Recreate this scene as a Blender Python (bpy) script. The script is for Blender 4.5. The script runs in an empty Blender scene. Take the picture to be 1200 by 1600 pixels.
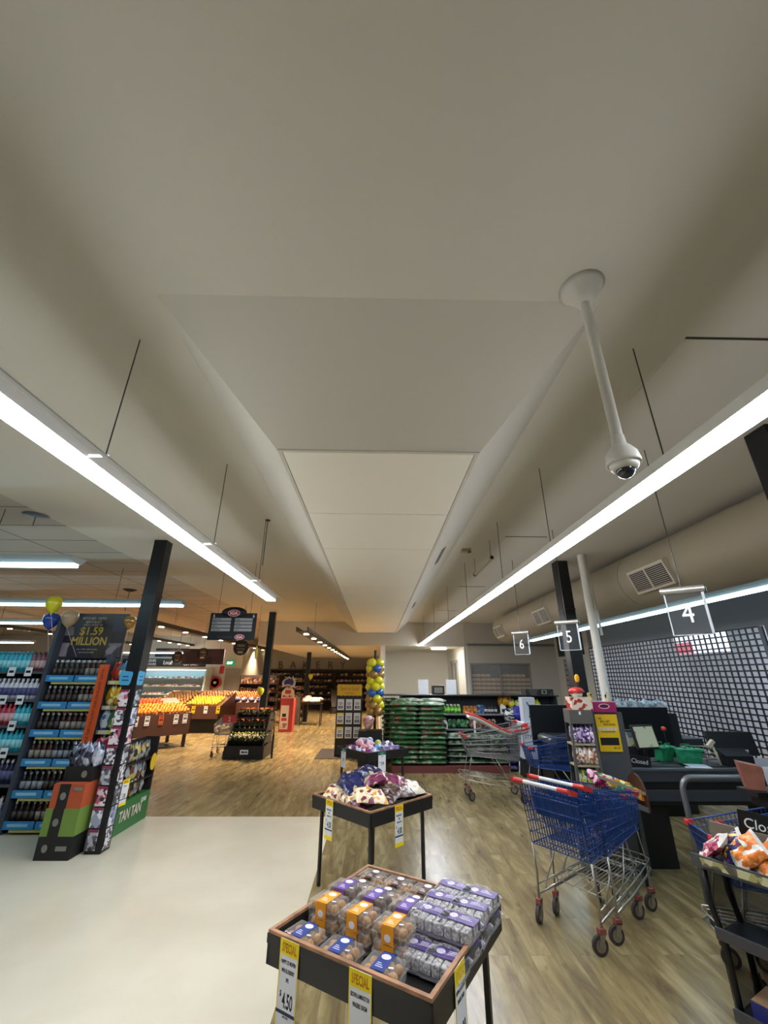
import bpy, math, random
from math import sin, cos, pi, radians as D
from mathutils import Vector, Matrix
random.seed(7)
SC = bpy.context.scene
COL = SC.collection
# ---------------------------------------------------------------- camera
def make_camera():
    pitch, roll, yaw = D(21.93), D(0.35), D(0.9)
    F = Vector((sin(yaw)*cos(pitch), cos(yaw)*cos(pitch), sin(pitch)))
    R = Vector((cos(yaw), -sin(yaw), 0)); U = R.cross(F)
    R2 = R*cos(roll) + U*sin(roll); U2 = U*cos(roll) - R*sin(roll)
    cd = bpy.data.cameras.new('camera'); co = bpy.data.objects.new('camera', cd); COL.objects.link(co)
    m = Matrix((R2, U2, -F)).transposed().to_4x4(); m.translation = (0, 0, 1.75)
    co.matrix_world = m
    cd.sensor_fit = 'VERTICAL'; cd.sensor_height = 36; cd.sensor_width = 27
    cd.lens = 636/1600*36; cd.clip_start = .05; cd.clip_end = 200
    SC.camera = co
make_camera()
SC.view_settings.view_transform = 'Standard'; SC.view_settings.look = 'None'
SC.view_settings.gamma = 1; SC.view_settings.use_curve_mapping = False
SC.view_settings.exposure = 0.8
w = bpy.data.worlds.new('world'); SC.world = w; w.use_nodes = True
w.node_tree.nodes['Background'].inputs[0].default_value = (.55, .6, .7, 1)
w.node_tree.nodes['Background'].inputs[1].default_value = .03
TUBE = 27.0      # emission of the two long ceiling lights
STRIP = 12.0
WARM = 430.0      # watts of each warm downlight
WARMC = (1, .72, .47); COOL = (.80, .92, 1.0)

# ---------------------------------------------------------------- materials
ORD = 'first second third fourth fifth sixth seventh eighth ninth tenth eleventh twelfth thirteenth fourteenth fifteenth sixteenth'.split()
def lin(h):
    h = h.lstrip('#'); v = [int(h[i:i+2], 16)/255 for i in (0, 2, 4)]
    return tuple((c/12.92 if c <= .04045 else ((c+.055)/1.055)**2.4) for c in v) + (1,)
MT = {}
def mat(name, col, rough=.6, metal=0, noise=None, emit=0, bump=0, prt=None, clear=None, coat=0, trans=0, spec=.5):
    """noise=(colour2, scale, stretch) ; prt=([colours], scale, stretch) ; clear=opacity of a thin clear film"""
    if name in MT: return MT[name]
    m = bpy.data.materials.new(name); m.use_nodes = True; nt = m.node_tree; N = nt.nodes; L = nt.links
    b = N['Principled BSDF']; c = lin(col)
    b.inputs['Base Color'].default_value = c; b.inputs['Roughness'].default_value = rough
    b.inputs['Metallic'].default_value = metal; b.inputs['Coat Weight'].default_value = coat
    b.inputs['Specular IOR Level'].default_value = spec
    b.inputs['Coat Roughness'].default_value = .12
    if emit:
        b.inputs['Emission Color'].default_value = c; b.inputs['Emission Strength'].default_value = emit
    def coords(stretch):
        tc = N.new('ShaderNodeTexCoord'); mp = N.new('ShaderNodeMapping'); oi = N.new('ShaderNodeObjectInfo')
        ml = N.new('ShaderNodeMath'); ml.operation = 'MULTIPLY'; ml.inputs[1].default_value = 37
        cx = N.new('ShaderNodeCombineXYZ')
        L.new(oi.outputs['Random'], ml.inputs[0])
        for i in range(3): L.new(ml.outputs[0], cx.inputs[i])
        L.new(tc.outputs['Object'], mp.inputs['Vector']); mp.inputs['Scale'].default_value = stretch
        L.new(cx.outputs[0], mp.inputs['Location'])
        return mp.outputs[0]
    if noise:
        c2, sc = noise[0], noise[1]; st = noise[2] if len(noise) > 2 else (1, 1, 1)
        nz = N.new('ShaderNodeTexNoise'); nz.inputs['Scale'].default_value = sc; nz.inputs['Detail'].default_value = 6
        L.new(coords(st), nz.inputs['Vector'])
        r = N.new('ShaderNodeValToRGB'); r.color_ramp.elements[0].color = c; r.color_ramp.elements[1].color = lin(c2)
        r.color_ramp.elements[0].position = .36; r.color_ramp.elements[1].position = .64
        L.new(nz.outputs['Fac'], r.inputs[0]); L.new(r.outputs[0], b.inputs['Base Color'])
    if prt:
        cols, sc = prt[0], prt[1]; st = prt[2] if len(prt) > 2 else (1, 1, 1)
        vz = N.new('ShaderNodeTexVoronoi'); vz.inputs['Scale'].default_value = sc
        L.new(coords(st), vz.inputs['Vector'])
        sp = N.new('ShaderNodeSeparateColor'); L.new(vz.outputs['Color'], sp.inputs[0])
        r = N.new('ShaderNodeValToRGB'); r.color_ramp.interpolation = 'CONSTANT'
        while len(r.color_ramp.elements) < len(cols): r.color_ramp.elements.new(.5)
        for i, cc in enumerate(cols):
            r.color_ramp.elements[i].position = i/len(cols); r.color_ramp.elements[i].color = lin(cc)
        L.new(sp.outputs[0], r.inputs[0]); L.new(r.outputs[0], b.inputs['Base Color'])
    if bump:
        bn = N.new('ShaderNodeTexNoise'); bn.inputs['Scale'].default_value = bump[0]; bn.inputs['Detail'].default_value = 4
        tc = N.new('ShaderNodeTexCoord'); L.new(tc.outputs['Object'], bn.inputs['Vector'])
        bp = N.new('ShaderNodeBump'); bp.inputs['Strength'].default_value = bump[1]; bp.inputs['Distance'].default_value = bump[2] if len(bump) > 2 else .01
        L.new(bn.outputs['Fac'], bp.inputs['Height']); L.new(bp.outputs[0], b.inputs['Normal'])
    if clear is not None:
        out = N['Material Output']; tr = N.new('ShaderNodeBsdfTransparent'); mx = N.new('ShaderNodeMixShader')
        fr = N.new('ShaderNodeLayerWeight'); fr.inputs[0].default_value = .5
        pw = N.new('ShaderNodeMath'); pw.operation = 'POWER'; pw.inputs[1].default_value = 4; L.new(fr.outputs['Facing'], pw.inputs[0])
        ma = N.new('ShaderNodeMath'); ma.operation = 'MAXIMUM'; ma.inputs[1].default_value = clear
        L.new(pw.outputs[0], ma.inputs[0]); L.new(ma.outputs[0], mx.inputs[0])
        L.new(tr.outputs[0], mx.inputs[1]); L.new(b.outputs[0], mx.inputs[2]); L.new(mx.outputs[0], out.inputs[0])
    MT[name] = m; return m

# ---------------------------------------------------------------- mesh builder
class MB:
    def __init__(s): s.v = []; s.f = []; s.fm = []; s.fs = []; s.mats = []; s.X = Matrix()
    def mi(s, m):
        if m not in s.mats: s.mats.append(m)
        return s.mats.index(m)
    def add(s, vs, fs, m, smooth=False):
        k = len(s.v); i = s.mi(m)
        s.v += [tuple(s.X @ Vector(p)) for p in vs]
        s.f += [tuple(k+j for j in f) for f in fs]; s.fm += [i]*len(fs); s.fs += [smooth]*len(fs)
        return s
    def box(s, c, d, m, rz=0, R=None):
        M_ = R if R is not None else Matrix.Rotation(rz, 3, 'Z')
        vs = [Vector(c) + M_ @ Vector((x*d[0]/2, y*d[1]/2, z*d[2]/2)) for x in (-1, 1) for y in (-1, 1) for z in (-1, 1)]
        return s.add(vs, [(0, 1, 3, 2), (4, 6, 7, 5), (0, 4, 5, 1), (2, 3, 7, 6), (0, 2, 6, 4), (1, 5, 7, 3)], m)
    def bb(s, lo, hi, m): return s.box([(a+b)/2 for a, b in zip(lo, hi)], [abs(b-a) for a, b in zip(lo, hi)], m)
    def cyl(s, p0, p1, r0, m, r1=None, n=12, cap=True, smooth=True):
        p0 = Vector(p0); p1 = Vector(p1); r1 = r0 if r1 is None else r1
        ax = (p1-p0).normalized(); a = ax.orthogonal().normalized(); b = ax.cross(a)
        vs = []
        for p, r in ((p0, r0), (p1, r1)):
            vs += [p + (a*cos(2*pi*i/n) + b*sin(2*pi*i/n))*r for i in range(n)]
        s.add(vs, [(i, (i+1) % n, n+(i+1) % n, n+i) for i in range(n)], m, smooth)
        if cap: s.add(vs[:n], [tuple(range(n))[::-1]], m); s.add(vs[n:], [tuple(range(n))], m)
        return s
    def tube(s, pts, r, m, n=6, closed=False):
        P = [Vector(p) for p in pts]; k = len(P); vs = []; prev = None
        for i, p in enumerate(P):
            if closed: t = P[(i+1) % k] - P[i-1]
            else: t = P[min(i+1, k-1)] - P[max(i-1, 0)]
            t.normalize()
            a = t.orthogonal().normalized() if prev is None else (prev - t*prev.dot(t)).normalized()
            prev = a; b = t.cross(a)
            vs += [p + (a*cos(2*pi*j/n)+b*sin(2*pi*j/n))*r for j in range(n)]
        fs = []
        for i in range(k if closed else k-1):
            for j in range(n):
                fs.append((i*n+j, i*n+(j+1) % n, ((i+1) % k)*n+(j+1) % n, ((i+1) % k)*n+j))
        if not closed: fs += [tuple(range(n))[::-1], tuple(range((k-1)*n, k*n))]
        return s.add(vs, fs, m, n > 4)
    def lathe(s, prof, c, m, n=16, smooth=True, R=None):
        vs = []; c = Vector(c)
        for r, z in prof:
            for j in range(n):
                p = Vector((r*cos(2*pi*j/n), r*sin(2*pi*j/n), z)); vs.append(c + (R @ p if R is not None else p))
        fs = [(i*n+j, i*n+(j+1) % n, (i+1)*n+(j+1) % n, (i+1)*n+j) for i in range(len(prof)-1) for j in range(n)]
        fs += [tuple(range(n))[::-1], tuple(range((len(prof)-1)*n, len(prof)*n))]
        return s.add(vs, fs, m, smooth)
    def sphere(s, c, r, m, nu=12, nv=8, R=None):
        if isinstance(r, (int, float)): r = (r, r, r)
        vs = []; c = Vector(c)
        for i in range(nv+1):
            t = pi*i/nv
            for j in range(nu):
                p = Vector((r[0]*sin(t)*cos(2*pi*j/nu), r[1]*sin(t)*sin(2*pi*j/nu), r[2]*cos(t)))
                vs.append(c + (R @ p if R is not None else p))
        return s.add(vs, [(i*nu+j, (i+1)*nu+j, (i+1)*nu+(j+1) % nu, i*nu+(j+1) % nu) for i in range(nv) for j in range(nu)], m, True)
    def poly(s, pts, m): return s.add(pts, [tuple(range(len(pts)))], m)
    def prism(s, pts, ext, m):
        """closed outline (3D points) extruded by vector ext"""
        n = len(pts); e = Vector(ext); vs = [Vector(p) for p in pts] + [Vector(p)+e for p in pts]
        return s.add(vs, [tuple(range(n))[::-1], tuple(range(n, 2*n))] + [(i, (i+1) % n, n+(i+1) % n, n+i) for i in range(n)], m)
    def bag(s, c, d, m, rz=0, seed=0, crump=.12, nx=14, ny=10, R=None, flat=.0, endm=None, endw=.12):
        """pillow shaped filled bag, size d, resting around centre c"""
        rn = random.Random(seed); ph = [rn.uniform(0, 6.28) for _ in range(6)]
        M_ = R if R is not None else Matrix.Rotation(rz, 3, 'Z'); c = Vector(c)
        def H(u, v):
            e = max(0, (1-abs(u)**3.2))**.5 * max(0, (1-abs(v)**3.2))**.5
            w_ = 1 + crump*(sin(5*u+ph[0])*cos(4*v+ph[1]) + .6*sin(11*u+ph[2]+3*v)*.7 + .5*sin(9*v+ph[3]))
            return e*w_
        vs = []
        for sg in (1, -1):
            for i in range(nx+1):
                for j in range(ny+1):
                    u = -1+2*i/nx; v = -1+2*j/ny
                    h = H(u, v)*(1 if sg > 0 else (.8+flat*.2))
                    k = 1-.05*sin(7*u+ph[4])*abs(v)**6
                    vs.append(c + M_ @ Vector((u*d[0]/2*(1-.04*(1-abs(v))*0), v*d[1]/2*k, sg*h*d[2]/2)))
        q = (nx+1)*(ny+1); f1 = []; f2 = []
        for sg in (0, 1):
            for i in range(nx):
                for j in range(ny):
                    a = sg*q+i*(ny+1)+j; f = (a, a+ny+1, a+ny+2, a+1) if sg == 0 else (a, a+1, a+ny+2, a+ny+1)
                    (f2 if (endm and (i < nx*endw or i >= nx*(1-endw))) else f1).append(f)
        s.add(vs, f1, m, True)
        if f2: s.add(vs, f2, endm, True)
        return s
    def mesh(s, name):
        me = bpy.data.meshes.new(name); me.from_pydata(s.v, [], s.f)
        for m in s.mats: me.materials.append(m)
        me.polygons.foreach_set('material_index', s.fm); me.polygons.foreach_set('use_smooth', s.fs)
        me.validate(); me.update(); return me
    def build(s, name, parent=None, bev=0, kind=None, label=None, cat=None, group=None, loc=None, rz=0):
        o = bpy.data.objects.new(name, s.mesh(name)); COL.objects.link(o)
        if parent: o.parent = parent
        if loc: o.location = loc
        if rz: o.rotation_euler.z = rz
        if bev:
            b = o.modifiers.new('b', 'BEVEL'); b.width = bev; b.segments = 2; b.limit_method = 'ANGLE'
        LAST[0] = o; tag(o, label, cat, group, kind); return o
LAST = [None]
def tag(o, label=None, cat=None, group=None, kind=None):
    if label: o['label'] = label
    if cat: o['category'] = cat
    if group: o['group'] = group
    if kind: o['kind'] = kind
    return o
def thing(name, label, cat, loc=(0, 0, 0), rz=0, group=None):
    o = bpy.data.objects.new(name, None); COL.objects.link(o); o.empty_display_size = .05
    o.location = loc; o.rotation_euler.z = rz
    return tag(o, label, cat, group)
def dup(o, loc=None, rz=None, label=None, group=None, rot=None, scale=None):
    def cp(a, par):
        c = a.copy(); COL.objects.link(c)
        if par: c.parent = par
        for ch in a.children: cp(ch, c)
        return c
    c = cp(o, None)
    if loc is not None: c.location = loc
    if rz is not None: c.rotation_euler = (0, 0, rz)
    if rot is not None: c.rotation_euler = rot
    if scale: c.scale = (scale,)*3 if isinstance(scale, (int, float)) else scale
    return tag(c, label, None, group)
class Once:
    """first call hands back the original, later ones copies"""
    def __init__(s, o): s.o = o; s.used = False
    def __call__(s, **k):
        if not s.used:
            s.used = True; o = s.o
            if k.get('loc') is not None: o.location = k['loc']
            if k.get('rz') is not None: o.rotation_euler = (0, 0, k['rz'])
            if k.get('rot') is not None: o.rotation_euler = k['rot']
            if k.get('scale'): o.scale = (k['scale'],)*3 if isinstance(k['scale'], (int, float)) else k['scale']
            return tag(o, k.get('label'), None, k.get('group'))
        return dup(s.o, **k)
def text(lines, m, parent, name='lettering', thick=.0, ext=.0006):
    """lines: (string, height, x, z, align, xscale); upright in the parent's XZ plane facing -Y"""
    V = []; Fc = []
    for (st, h, x, z, al, xs) in lines:
        cu = bpy.data.curves.new('t', 'FONT'); cu.body = st; cu.size = h/.7; cu.align_x = al; cu.offset = thick*h; cu.extrude = ext
        cu.resolution_u = 3
        ob = bpy.data.objects.new('t', cu); COL.objects.link(ob)
        me = bpy.data.meshes.new_from_object(ob)
        k = len(V); V += [(x+v.co.x*xs, -v.co.z, z+v.co.y) for v in me.vertices]
        Fc += [tuple(k+i for i in p.vertices) for p in me.polygons]
        bpy.data.objects.remove(ob); bpy.data.curves.remove(cu); bpy.data.meshes.remove(me)
    b = MB(); b.add(V, Fc, m); return b.build(name, parent)
# ---------------------------------------------------------------- shared materials
WHITE = mat('white_paint', '#dedad0', .7); CEIL = mat('ceiling_paint', '#cdc8ba', .75)
BLACK = mat('black_metal', '#0b0b0d', .45); DARK = mat('dark_metal', '#26262a', .5)
GREY = mat('grey_metal', '#6d7075', .45, .3); CHROME = mat('chrome_wire', '#a9a79f', .32, .9)
WOODRIM = mat('wood_rim', '#b98a66', .55, noise=('#8f6a4c', 14))
CARDW = mat('white_card', '#dfe0e4', .6); CARDY = mat('yellow_card', '#f2d600', .55); INK = mat('black_ink', '#101010', .7)
REDINK = mat('red_ink', '#d23c12', .6); NAVY = mat('navy_ink', '#20264c', .6)
FILM = mat('clear_film', '#ffffff', .08, clear=.10, spec=.8)
HOUS = mat('light_housing', '#e8e8e6', .4); BROWN = mat('brown_board', '#4a2a1c', .55); WIRE = mat('steel_cable', '#55524c', .5, .5)
# ---------------------------------------------------------------- room shell
def st(b, name, **k): return b.build(name, kind='structure', **k)
ZC = 3.45; YB = 14.3
def floor_wood():
    m = bpy.data.materials.new('wood_planks'); m.use_nodes = True; N = m.node_tree.nodes; L = m.node_tree.links; b = N['Principled BSDF']
    tc = N.new('ShaderNodeTexCoord'); mp = N.new('ShaderNodeMapping'); mp.inputs['Rotation'].default_value[2] = D(90)
    L.new(tc.outputs['Object'], mp.inputs[0])
    br = N.new('ShaderNodeTexBrick'); br.inputs['Scale'].default_value = 1; br.inputs['Brick Width'].default_value = 1.22; br.inputs['Row Height'].default_value = .152
    br.inputs['Mortar Size'].default_value = .0016; br.inputs['Color1'].default_value = (.25, .25, .25, 1); br.inputs['Color2'].default_value = (.8, .8, .8, 1)
    br.inputs['Mortar'].default_value = (0, 0, 0, 1); br.offset = .37; L.new(mp.outputs[0], br.inputs['Vector'])
    m2 = N.new('ShaderNodeMapping'); m2.inputs['Scale'].default_value = (6, 1.1, 1); L.new(tc.outputs['Object'], m2.inputs[0])
    ad = N.new('ShaderNodeVectorMath'); ad.operation = 'ADD'; sc = N.new('ShaderNodeVectorMath'); sc.operation = 'SCALE'; sc.inputs[3].default_value = 9
    L.new(br.outputs['Color'], sc.inputs[0]); L.new(m2.outputs[0], ad.inputs[0]); L.new(sc.outputs[0], ad.inputs[1])
    n1 = N.new('ShaderNodeTexNoise'); n1.inputs['Scale'].default_value = 1.5; n1.inputs['Detail'].default_value = 8; n1.inputs['Roughness'].default_value = .62; n1.inputs['Distortion'].default_value = .6
    L.new(ad.outputs[0], n1.inputs['Vector'])
    r = N.new('ShaderNodeValToRGB'); e = r.color_ramp.elements
    e[0].position = .30; e[0].color = lin('#6b5b40'); e[1].position = .70; e[1].color = lin('#ac9b72')
    x = e.new(.5); x.color = lin('#8c7c55')
    L.new(n1.outputs['Fac'], r.inputs[0])
    mx = N.new('ShaderNodeMix'); mx.data_type = 'RGBA'; mx.blend_type = 'MULTIPLY'; mx.inputs['Factor'].default_value = .30
    L.new(r.outputs[0], mx.inputs['A']); L.new(br.outputs['Color'], mx.inputs['B'])
    # knots
    n2 = N.new('ShaderNodeTexNoise'); n2.inputs['Scale'].default_value = 3.2; n2.inputs['Detail'].default_value = 3
    m3 = N.new('ShaderNodeMapping'); m3.inputs['Scale'].default_value = (3.5, 1, 1); L.new(tc.outputs['Object'], m3.inputs[0]); L.new(m3.outputs[0], n2.inputs['Vector'])
    r2 = N.new('ShaderNodeValToRGB'); r2.color_ramp.elements[0].position = .27; r2.color_ramp.elements[0].color = (.3, .25, .2, 1); r2.color_ramp.elements[1].position = .36; r2.color_ramp.elements[1].color = (1, 1, 1, 1)
    L.new(n2.outputs['Fac'], r2.inputs[0])
    mx2 = N.new('ShaderNodeMix'); mx2.data_type = 'RGBA'; mx2.blend_type = 'MULTIPLY'; mx2.inputs['Factor'].default_value = .6
    L.new(mx.outputs['Result'], mx2.inputs['A']); L.new(r2.outputs[0], mx2.inputs['B']); L.new(mx2.outputs['Result'], b.inputs['Base Color'])
    b.inputs['Roughness'].default_value = .27
    bp = N.new('ShaderNodeBump'); bp.inputs['Strength'].default_value = .12; bp.inputs['Distance'].default_value = .004
    L.new(n1.outputs['Fac'], bp.inputs['Height']); L.new(bp.outputs[0], b.inputs['Normal'])
    return m
def floor_vinyl():
    m = mat('cream_vinyl', '#dcd5c0', .2, noise=('#d0c8b2', 1.2), bump=(60, .06, .002)); return m
def tiles_mat():
    m = bpy.data.materials.new('grid_ceiling_tiles'); m.use_nodes = True; N = m.node_tree.nodes; L = m.node_tree.links; b = N['Principled BSDF']
    tc = N.new('ShaderNodeTexCoord'); br = N.new('ShaderNodeTexBrick'); br.offset = 0
    br.inputs['Scale'].default_value = 1; br.inputs['Brick Width'].default_value = 1.2; br.inputs['Row Height'].default_value = .6; br.inputs['Mortar Size'].default_value = .010
    br.inputs['Color1'].default_value = lin('#bdb6ab'); br.inputs['Color2'].default_value = lin('#b5aea3'); br.inputs['Mortar'].default_value = lin('#5d574e')
    L.new(tc.outputs['Object'], br.inputs[0]); L.new(br.outputs[0], b.inputs['Base Color']); b.inputs['Roughness'].default_value = .8
    return m
wd = floor_wood(); vy = floor_vinyl(); tl = tiles_mat()
b = MB(); b.bb((-18, 6.58, -.1), (-.55, 25.5, 0), wd); b.bb((-.55, -4, -.1), (12.5, 25.5, 0), wd); st(b, 'floor')
st(MB().bb((-18, -4, -.1), (-.55, 6.58, 0), vy), 'floor_vinyl')
b = MB(); b.bb((-3.85, -4, ZC), (12.5, YB, ZC+.1), CEIL); st(b, 'ceiling')
st(MB().bb((-18, -4, ZC), (-3.85, 25.5, ZC+.1), tl), 'ceiling_grid')
# bulkhead face and the lower soffit beyond it
b = MB(); b.bb((-3.85, YB, 2.68), (2.95, 25.5, 2.78), CEIL); b.bb((-3.85, YB, 2.78), (2.95, YB+.12, ZC), CEIL); b.bb((-3.95, YB, 2.68), (-3.85, 25.5, ZC), CEIL); st(b, 'ceiling_soffit')
# lowered tapered ceiling box
def lowered_box():
    b = MB(); zb = 3.10; y0, y1, y2 = 1.445, 2.31, YB-.02; W, w_ = 1.08, .655; E = .0
    A = [(-W, y0, ZC), (W, y0, ZC), (w_, y1, zb), (-w_, y1, zb)]
    b.poly([A[0], A[3], A[2], A[1]], CEIL)
    # lip at the foot of the slope
    b.bb((-w_, y1-.012, zb-.004), (w_, y1+.012, zb+.016), CEIL)
    b.poly([(-W, y0, ZC), (-W, y2, ZC), (-w_, y2, zb), (-w_, y1, zb)], CEIL)
    b.poly([(W, y0, ZC), (w_, y1, zb), (w_, y2, zb), (W, y2, ZC)], CEIL)
    b.poly([(-W, y2, ZC), (W, y2, ZC), (w_, y2, zb), (-w_, y2, zb)], CEIL)
    # flat panels with open joints
    seam = mat('panel_joint', '#6e675a', .9); b.bb((-w_, y1, zb+.008), (w_, y2, zb+.02), seam)
    ys = [y1+.012, 3.40, 4.48, 5.55, 6.63, 7.95, 9.8, 11.6, y2]
    lt = mat('ceiling_panel', '#f0eada', .7)
    for p, q in zip(ys, ys[1:]): b.bb((-w_+.03, p+.005, zb-.002), (w_-.03, q-.005, zb+.006), lt)
    b.bb((-w_, y1, zb-.002), (-w_+.024, y2, zb+.006), CEIL); b.bb((w_-.024, y1, zb-.002), (w_, y2, zb+.006), CEIL)
    # slots in the right flank
    for y in (4.9, 9.0):
        t = .45; x = w_+(W-w_)*t; z = zb+(ZC-zb)*t-.004
        b.prism([(x-.035, y, z-.03), (x+.015, y, z+.011), (x+.02, y+.75, z+.015), (x-.03, y+.75, z-.026)], (.003, 0, -.003), seam)
    st(b, 'ceiling_box')
lowered_box()
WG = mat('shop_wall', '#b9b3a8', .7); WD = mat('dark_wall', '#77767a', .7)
st(MB().bb((-18, 25.4, 0), (.25, 25.5, ZC), WG), 'wall_bakery')
st(MB().bb((-18, 20.5, 0), (-6.3, 20.6, ZC), mat('meat_wall', '#c9c6bd', .7)), 'wall_meat')
st(MB().bb((-6.4, 20.6, 0), (-6.3, 25.4, ZC), WG), 'wall_return')
st(MB().bb((-18.1, -4, 0), (-18, 25.5, ZC), WG), 'wall_left')
st(MB().bb((.13, YB-.3, 0), (.29, 25.4, 2.68), WHITE), 'wall_partition')
st(MB().bb((.29, 17.9, 0), (2.95, 18.0, 2.68), WHITE), 'wall_back')
b = MB(); b.bb((2.95, YB, 0), (3.05, 18, 2.15+.55), WHITE); st(b, 'wall_office_side')
b = MB(); b.bb((2.95, YB, 0), (6.1, YB+.1, 1.2), WG); b.bb((2.95, YB, 2.16), (6.1, YB+.1, ZC), WG); b.bb((2.95, YB, 1.2), (3.1, YB+.1, 2.16), WG); b.bb((5.1, YB, 1.2), (6.1, YB+.1, 2.16), WG); st(b, 'wall_office')
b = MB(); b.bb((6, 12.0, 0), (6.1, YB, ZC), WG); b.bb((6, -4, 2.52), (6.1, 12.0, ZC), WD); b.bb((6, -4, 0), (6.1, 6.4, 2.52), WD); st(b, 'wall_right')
st(MB().bb((-18, -4.1, 0), (12.5, -4, ZC), WG), 'wall_rear')
# the mall beyond the shutter
MG = mat('mall_wall', '#b0b2b8', .35)
b = MB(); b.bb((10.5, 3, 0), (10.6, 15, ZC), MG); b.bb((6.1, 14.4, 0), (10.6, 14.5, ZC), MG); b.bb((6.1, 3, 0), (10.6, 3.1, ZC), MG); st(b, 'wall_mall')
def track(name, *a): pass
# office window with stacked cartons
def office_window():
    fr = mat('alu_frame', '#8d8a83', .4, .4); b = MB()
    b.bb((3.1, YB+.02, 1.2), (5.1, YB+.09, 1.25), fr); b.bb((3.1, YB+.02, 2.11), (5.1, YB+.09, 2.16), fr)
    for x in (3.1, 4.08, 5.06): b.bb((x, YB+.02, 1.2), (x+.045, YB+.09, 2.16), fr)
    w_ = b.build('window_1', kind='structure')
    MB().bb((3.1, YB+.05, 1.25), (5.1, YB+.055, 2.11), mat('office_glass', '#ffffff', .05, clear=.08)).build('pane', w_)
    b = MB(); b.bb((3.05, YB+1.6, 0), (6.1, YB+1.7, 2.8), mat('office_back', '#3b3f48', .8)); b.bb((3.05, YB, 2.7), (6.1, YB+1.7, 2.78), WD); b.build('wall_office_back', kind='structure')
    ct = mat('carton_label', '#b49a7c', .7); cb = mat('carton_body', '#5b4636', .8)  # body is a darker brown than its label panel
    src = None
    p = MB(); p.bb((0, 0, 0), (.165, .25, .125), cb); p.bb((.008, -.004, .035), (.157, 0, .112), ct); p.bb((.02, -.006, .05), (.10, -.004, .07), mat('carton_print', '#8a6f52', .8))
    c = Once(p.build('storage_carton', label='brown archive carton in the stacked wall behind the office window', cat='carton', group='cartons stacked behind the office window'))
    sh = MB().bb((3.1, YB+.12, 0), (5.1, YB+.55, 1.2), WD).build('storage_shelf', label='low dark shelf unit behind the office window under the cartons', cat='shelf')
    for r_ in range(5):
        for k in range(12):
            if r_ == 4 and k in (4, 5, 11): continue
            c(loc=(3.11+.166*k, YB+.14, 1.2+.127*r_), label='brown archive carton behind the office window, %s row from bottom, %s from left' % (ORD[r_], ORD[k]))
office_window()
def add_fill_batten(loc, L_, label, em):
    root = thing('fill_batten', label, 'light', loc); MB().bb((-L_/2, -.05, -.02), (L_/2, .05, 0), mat('fill_glow%d' % em, '#fff6e6', .4, emit=em)).build('light_tube', root); MB().bb((-L_/2-.02, -.06, 0), (L_/2+.02, .06, .03), HOUS).build('housing', root)
add_fill_batten((4.2, YB+.9, 2.67), 1.2, 'added unseen fill light inside the office behind the stacked cartons', 14)  # hidden batten added only to brighten the cartons behind the window
add_fill_batten((2.2, 15.1, 2.65), .5, 'added fill light in the white back room right of the long light', 110)  # extra batten added to lift the dim back room
# side door / glazing in the back room
b = MB(); fr = mat('door_frame', '#a8a49b', .5)
b.bb((2.90, 15.6, 0), (2.95, 15.7, 2.3), fr); b.bb((2.90, 17.0, 0), (2.95, 17.1, 2.3), fr); b.bb((2.90, 15.6, 2.2), (2.95, 17.1, 2.3), fr); b.bb((2.90, 16.3, 0), (2.95, 16.38, 2.2), fr)
d1 = b.build('door_1', kind='structure')
MB().bb((2.93, 15.7, 0), (2.945, 17.0, 2.2), mat('grey_glass', '#70736f', .15)).build('door_glass', d1)
# louvre window on right wall
b = MB(); b.bb((5.97, 12.5, 1.2), (6.0, 13.7, 2.25), BLACK); w2 = b.build('window_2', kind='structure')
b = MB()
for k in range(7): b.bb((5.955, 12.56, 1.24+.145*k), (5.975, 13.64, 1.35+.145*k), mat('louvre', '#8b8f97', .5))
b.build('louvre', w2)
b = MB(); b.bb((5.96, 12.3, 2.36), (6.0, 14.0, 3.0), mat('dark_photo', '#1c1b1c', .5, prt=(['#141416', '#2b2622', '#3a332c', '#1b1b22'], 4)))
b.build('wall_poster', label='dark photographic panel high on the grey right wall above the louvres', cat='poster')

# roller shutter
def shutter():
    X = 5.98; y0, y1, z0, z1 = 6.47, 11.95, .02, 2.5
    bar = mat('shutter_bar', '#1d1e22', .4, .4); pane = mat('shutter_pane', '#b0b1b5', .3, clear=.36)
    root = thing('roller_shutter', 'grey see-through roller shutter of small panes closing off the shopfront', 'shutter', (0, 0, 0))
    b = MB(); nz = 27; ny = 42
    for i in range(nz+1):
        z = z0+(z1-z0)*i/nz; b.bb((X-.012, y0, z-.011), (X+.012, y1, z+.011), bar)
    for j in range(ny+1):
        y = y0+(y1-y0)*j/ny; b.bb((X-.010, y-.010, z0), (X+.010, y+.010, z1), bar)
    b.build('bar_curtain', root); MB().bb((X-.003, y0, z0), (X+.003, y1, z1), pane).build('pane', root)
    b = MB(); b.bb((X-.03, y0-.07, 0), (X+.0, y0, z1), mat('shutter_guide', '#55575d', .5)); b.build('guide_rail', root)
shutter()
b = MB().bb((8.2, 9.9, 2.34), (8.3, 11.6, 2.78), mat('mall_sign_lit', '#dfeaff', .5, emit=2.2)); b.bb((8.19, 10.95, 2.34), (8.2, 11.6, 2.62), mat('mall_sign_red', '#c8324a', .5, emit=1.2))
ms = b.build('mall_sign', label='lit white and red sign seen through the roller shutter', cat='sign')
for y in (10.2, 11.4): MB().cyl((8.25, y, 2.78), (8.25, y, ZC+.05), .01, WIRE).build('hanger', ms)
ml = bpy.data.lights.new('mall_fill', 'AREA'); ml.energy = 420; ml.size = 2.5; ml.color = (.75, .82, 1); mo = bpy.data.objects.new('mall_fill', ml); COL.objects.link(mo); mo.location = (8.6, 8.5, 3.4)  # unseen area lamp added to light the mall behind the shutter

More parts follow.
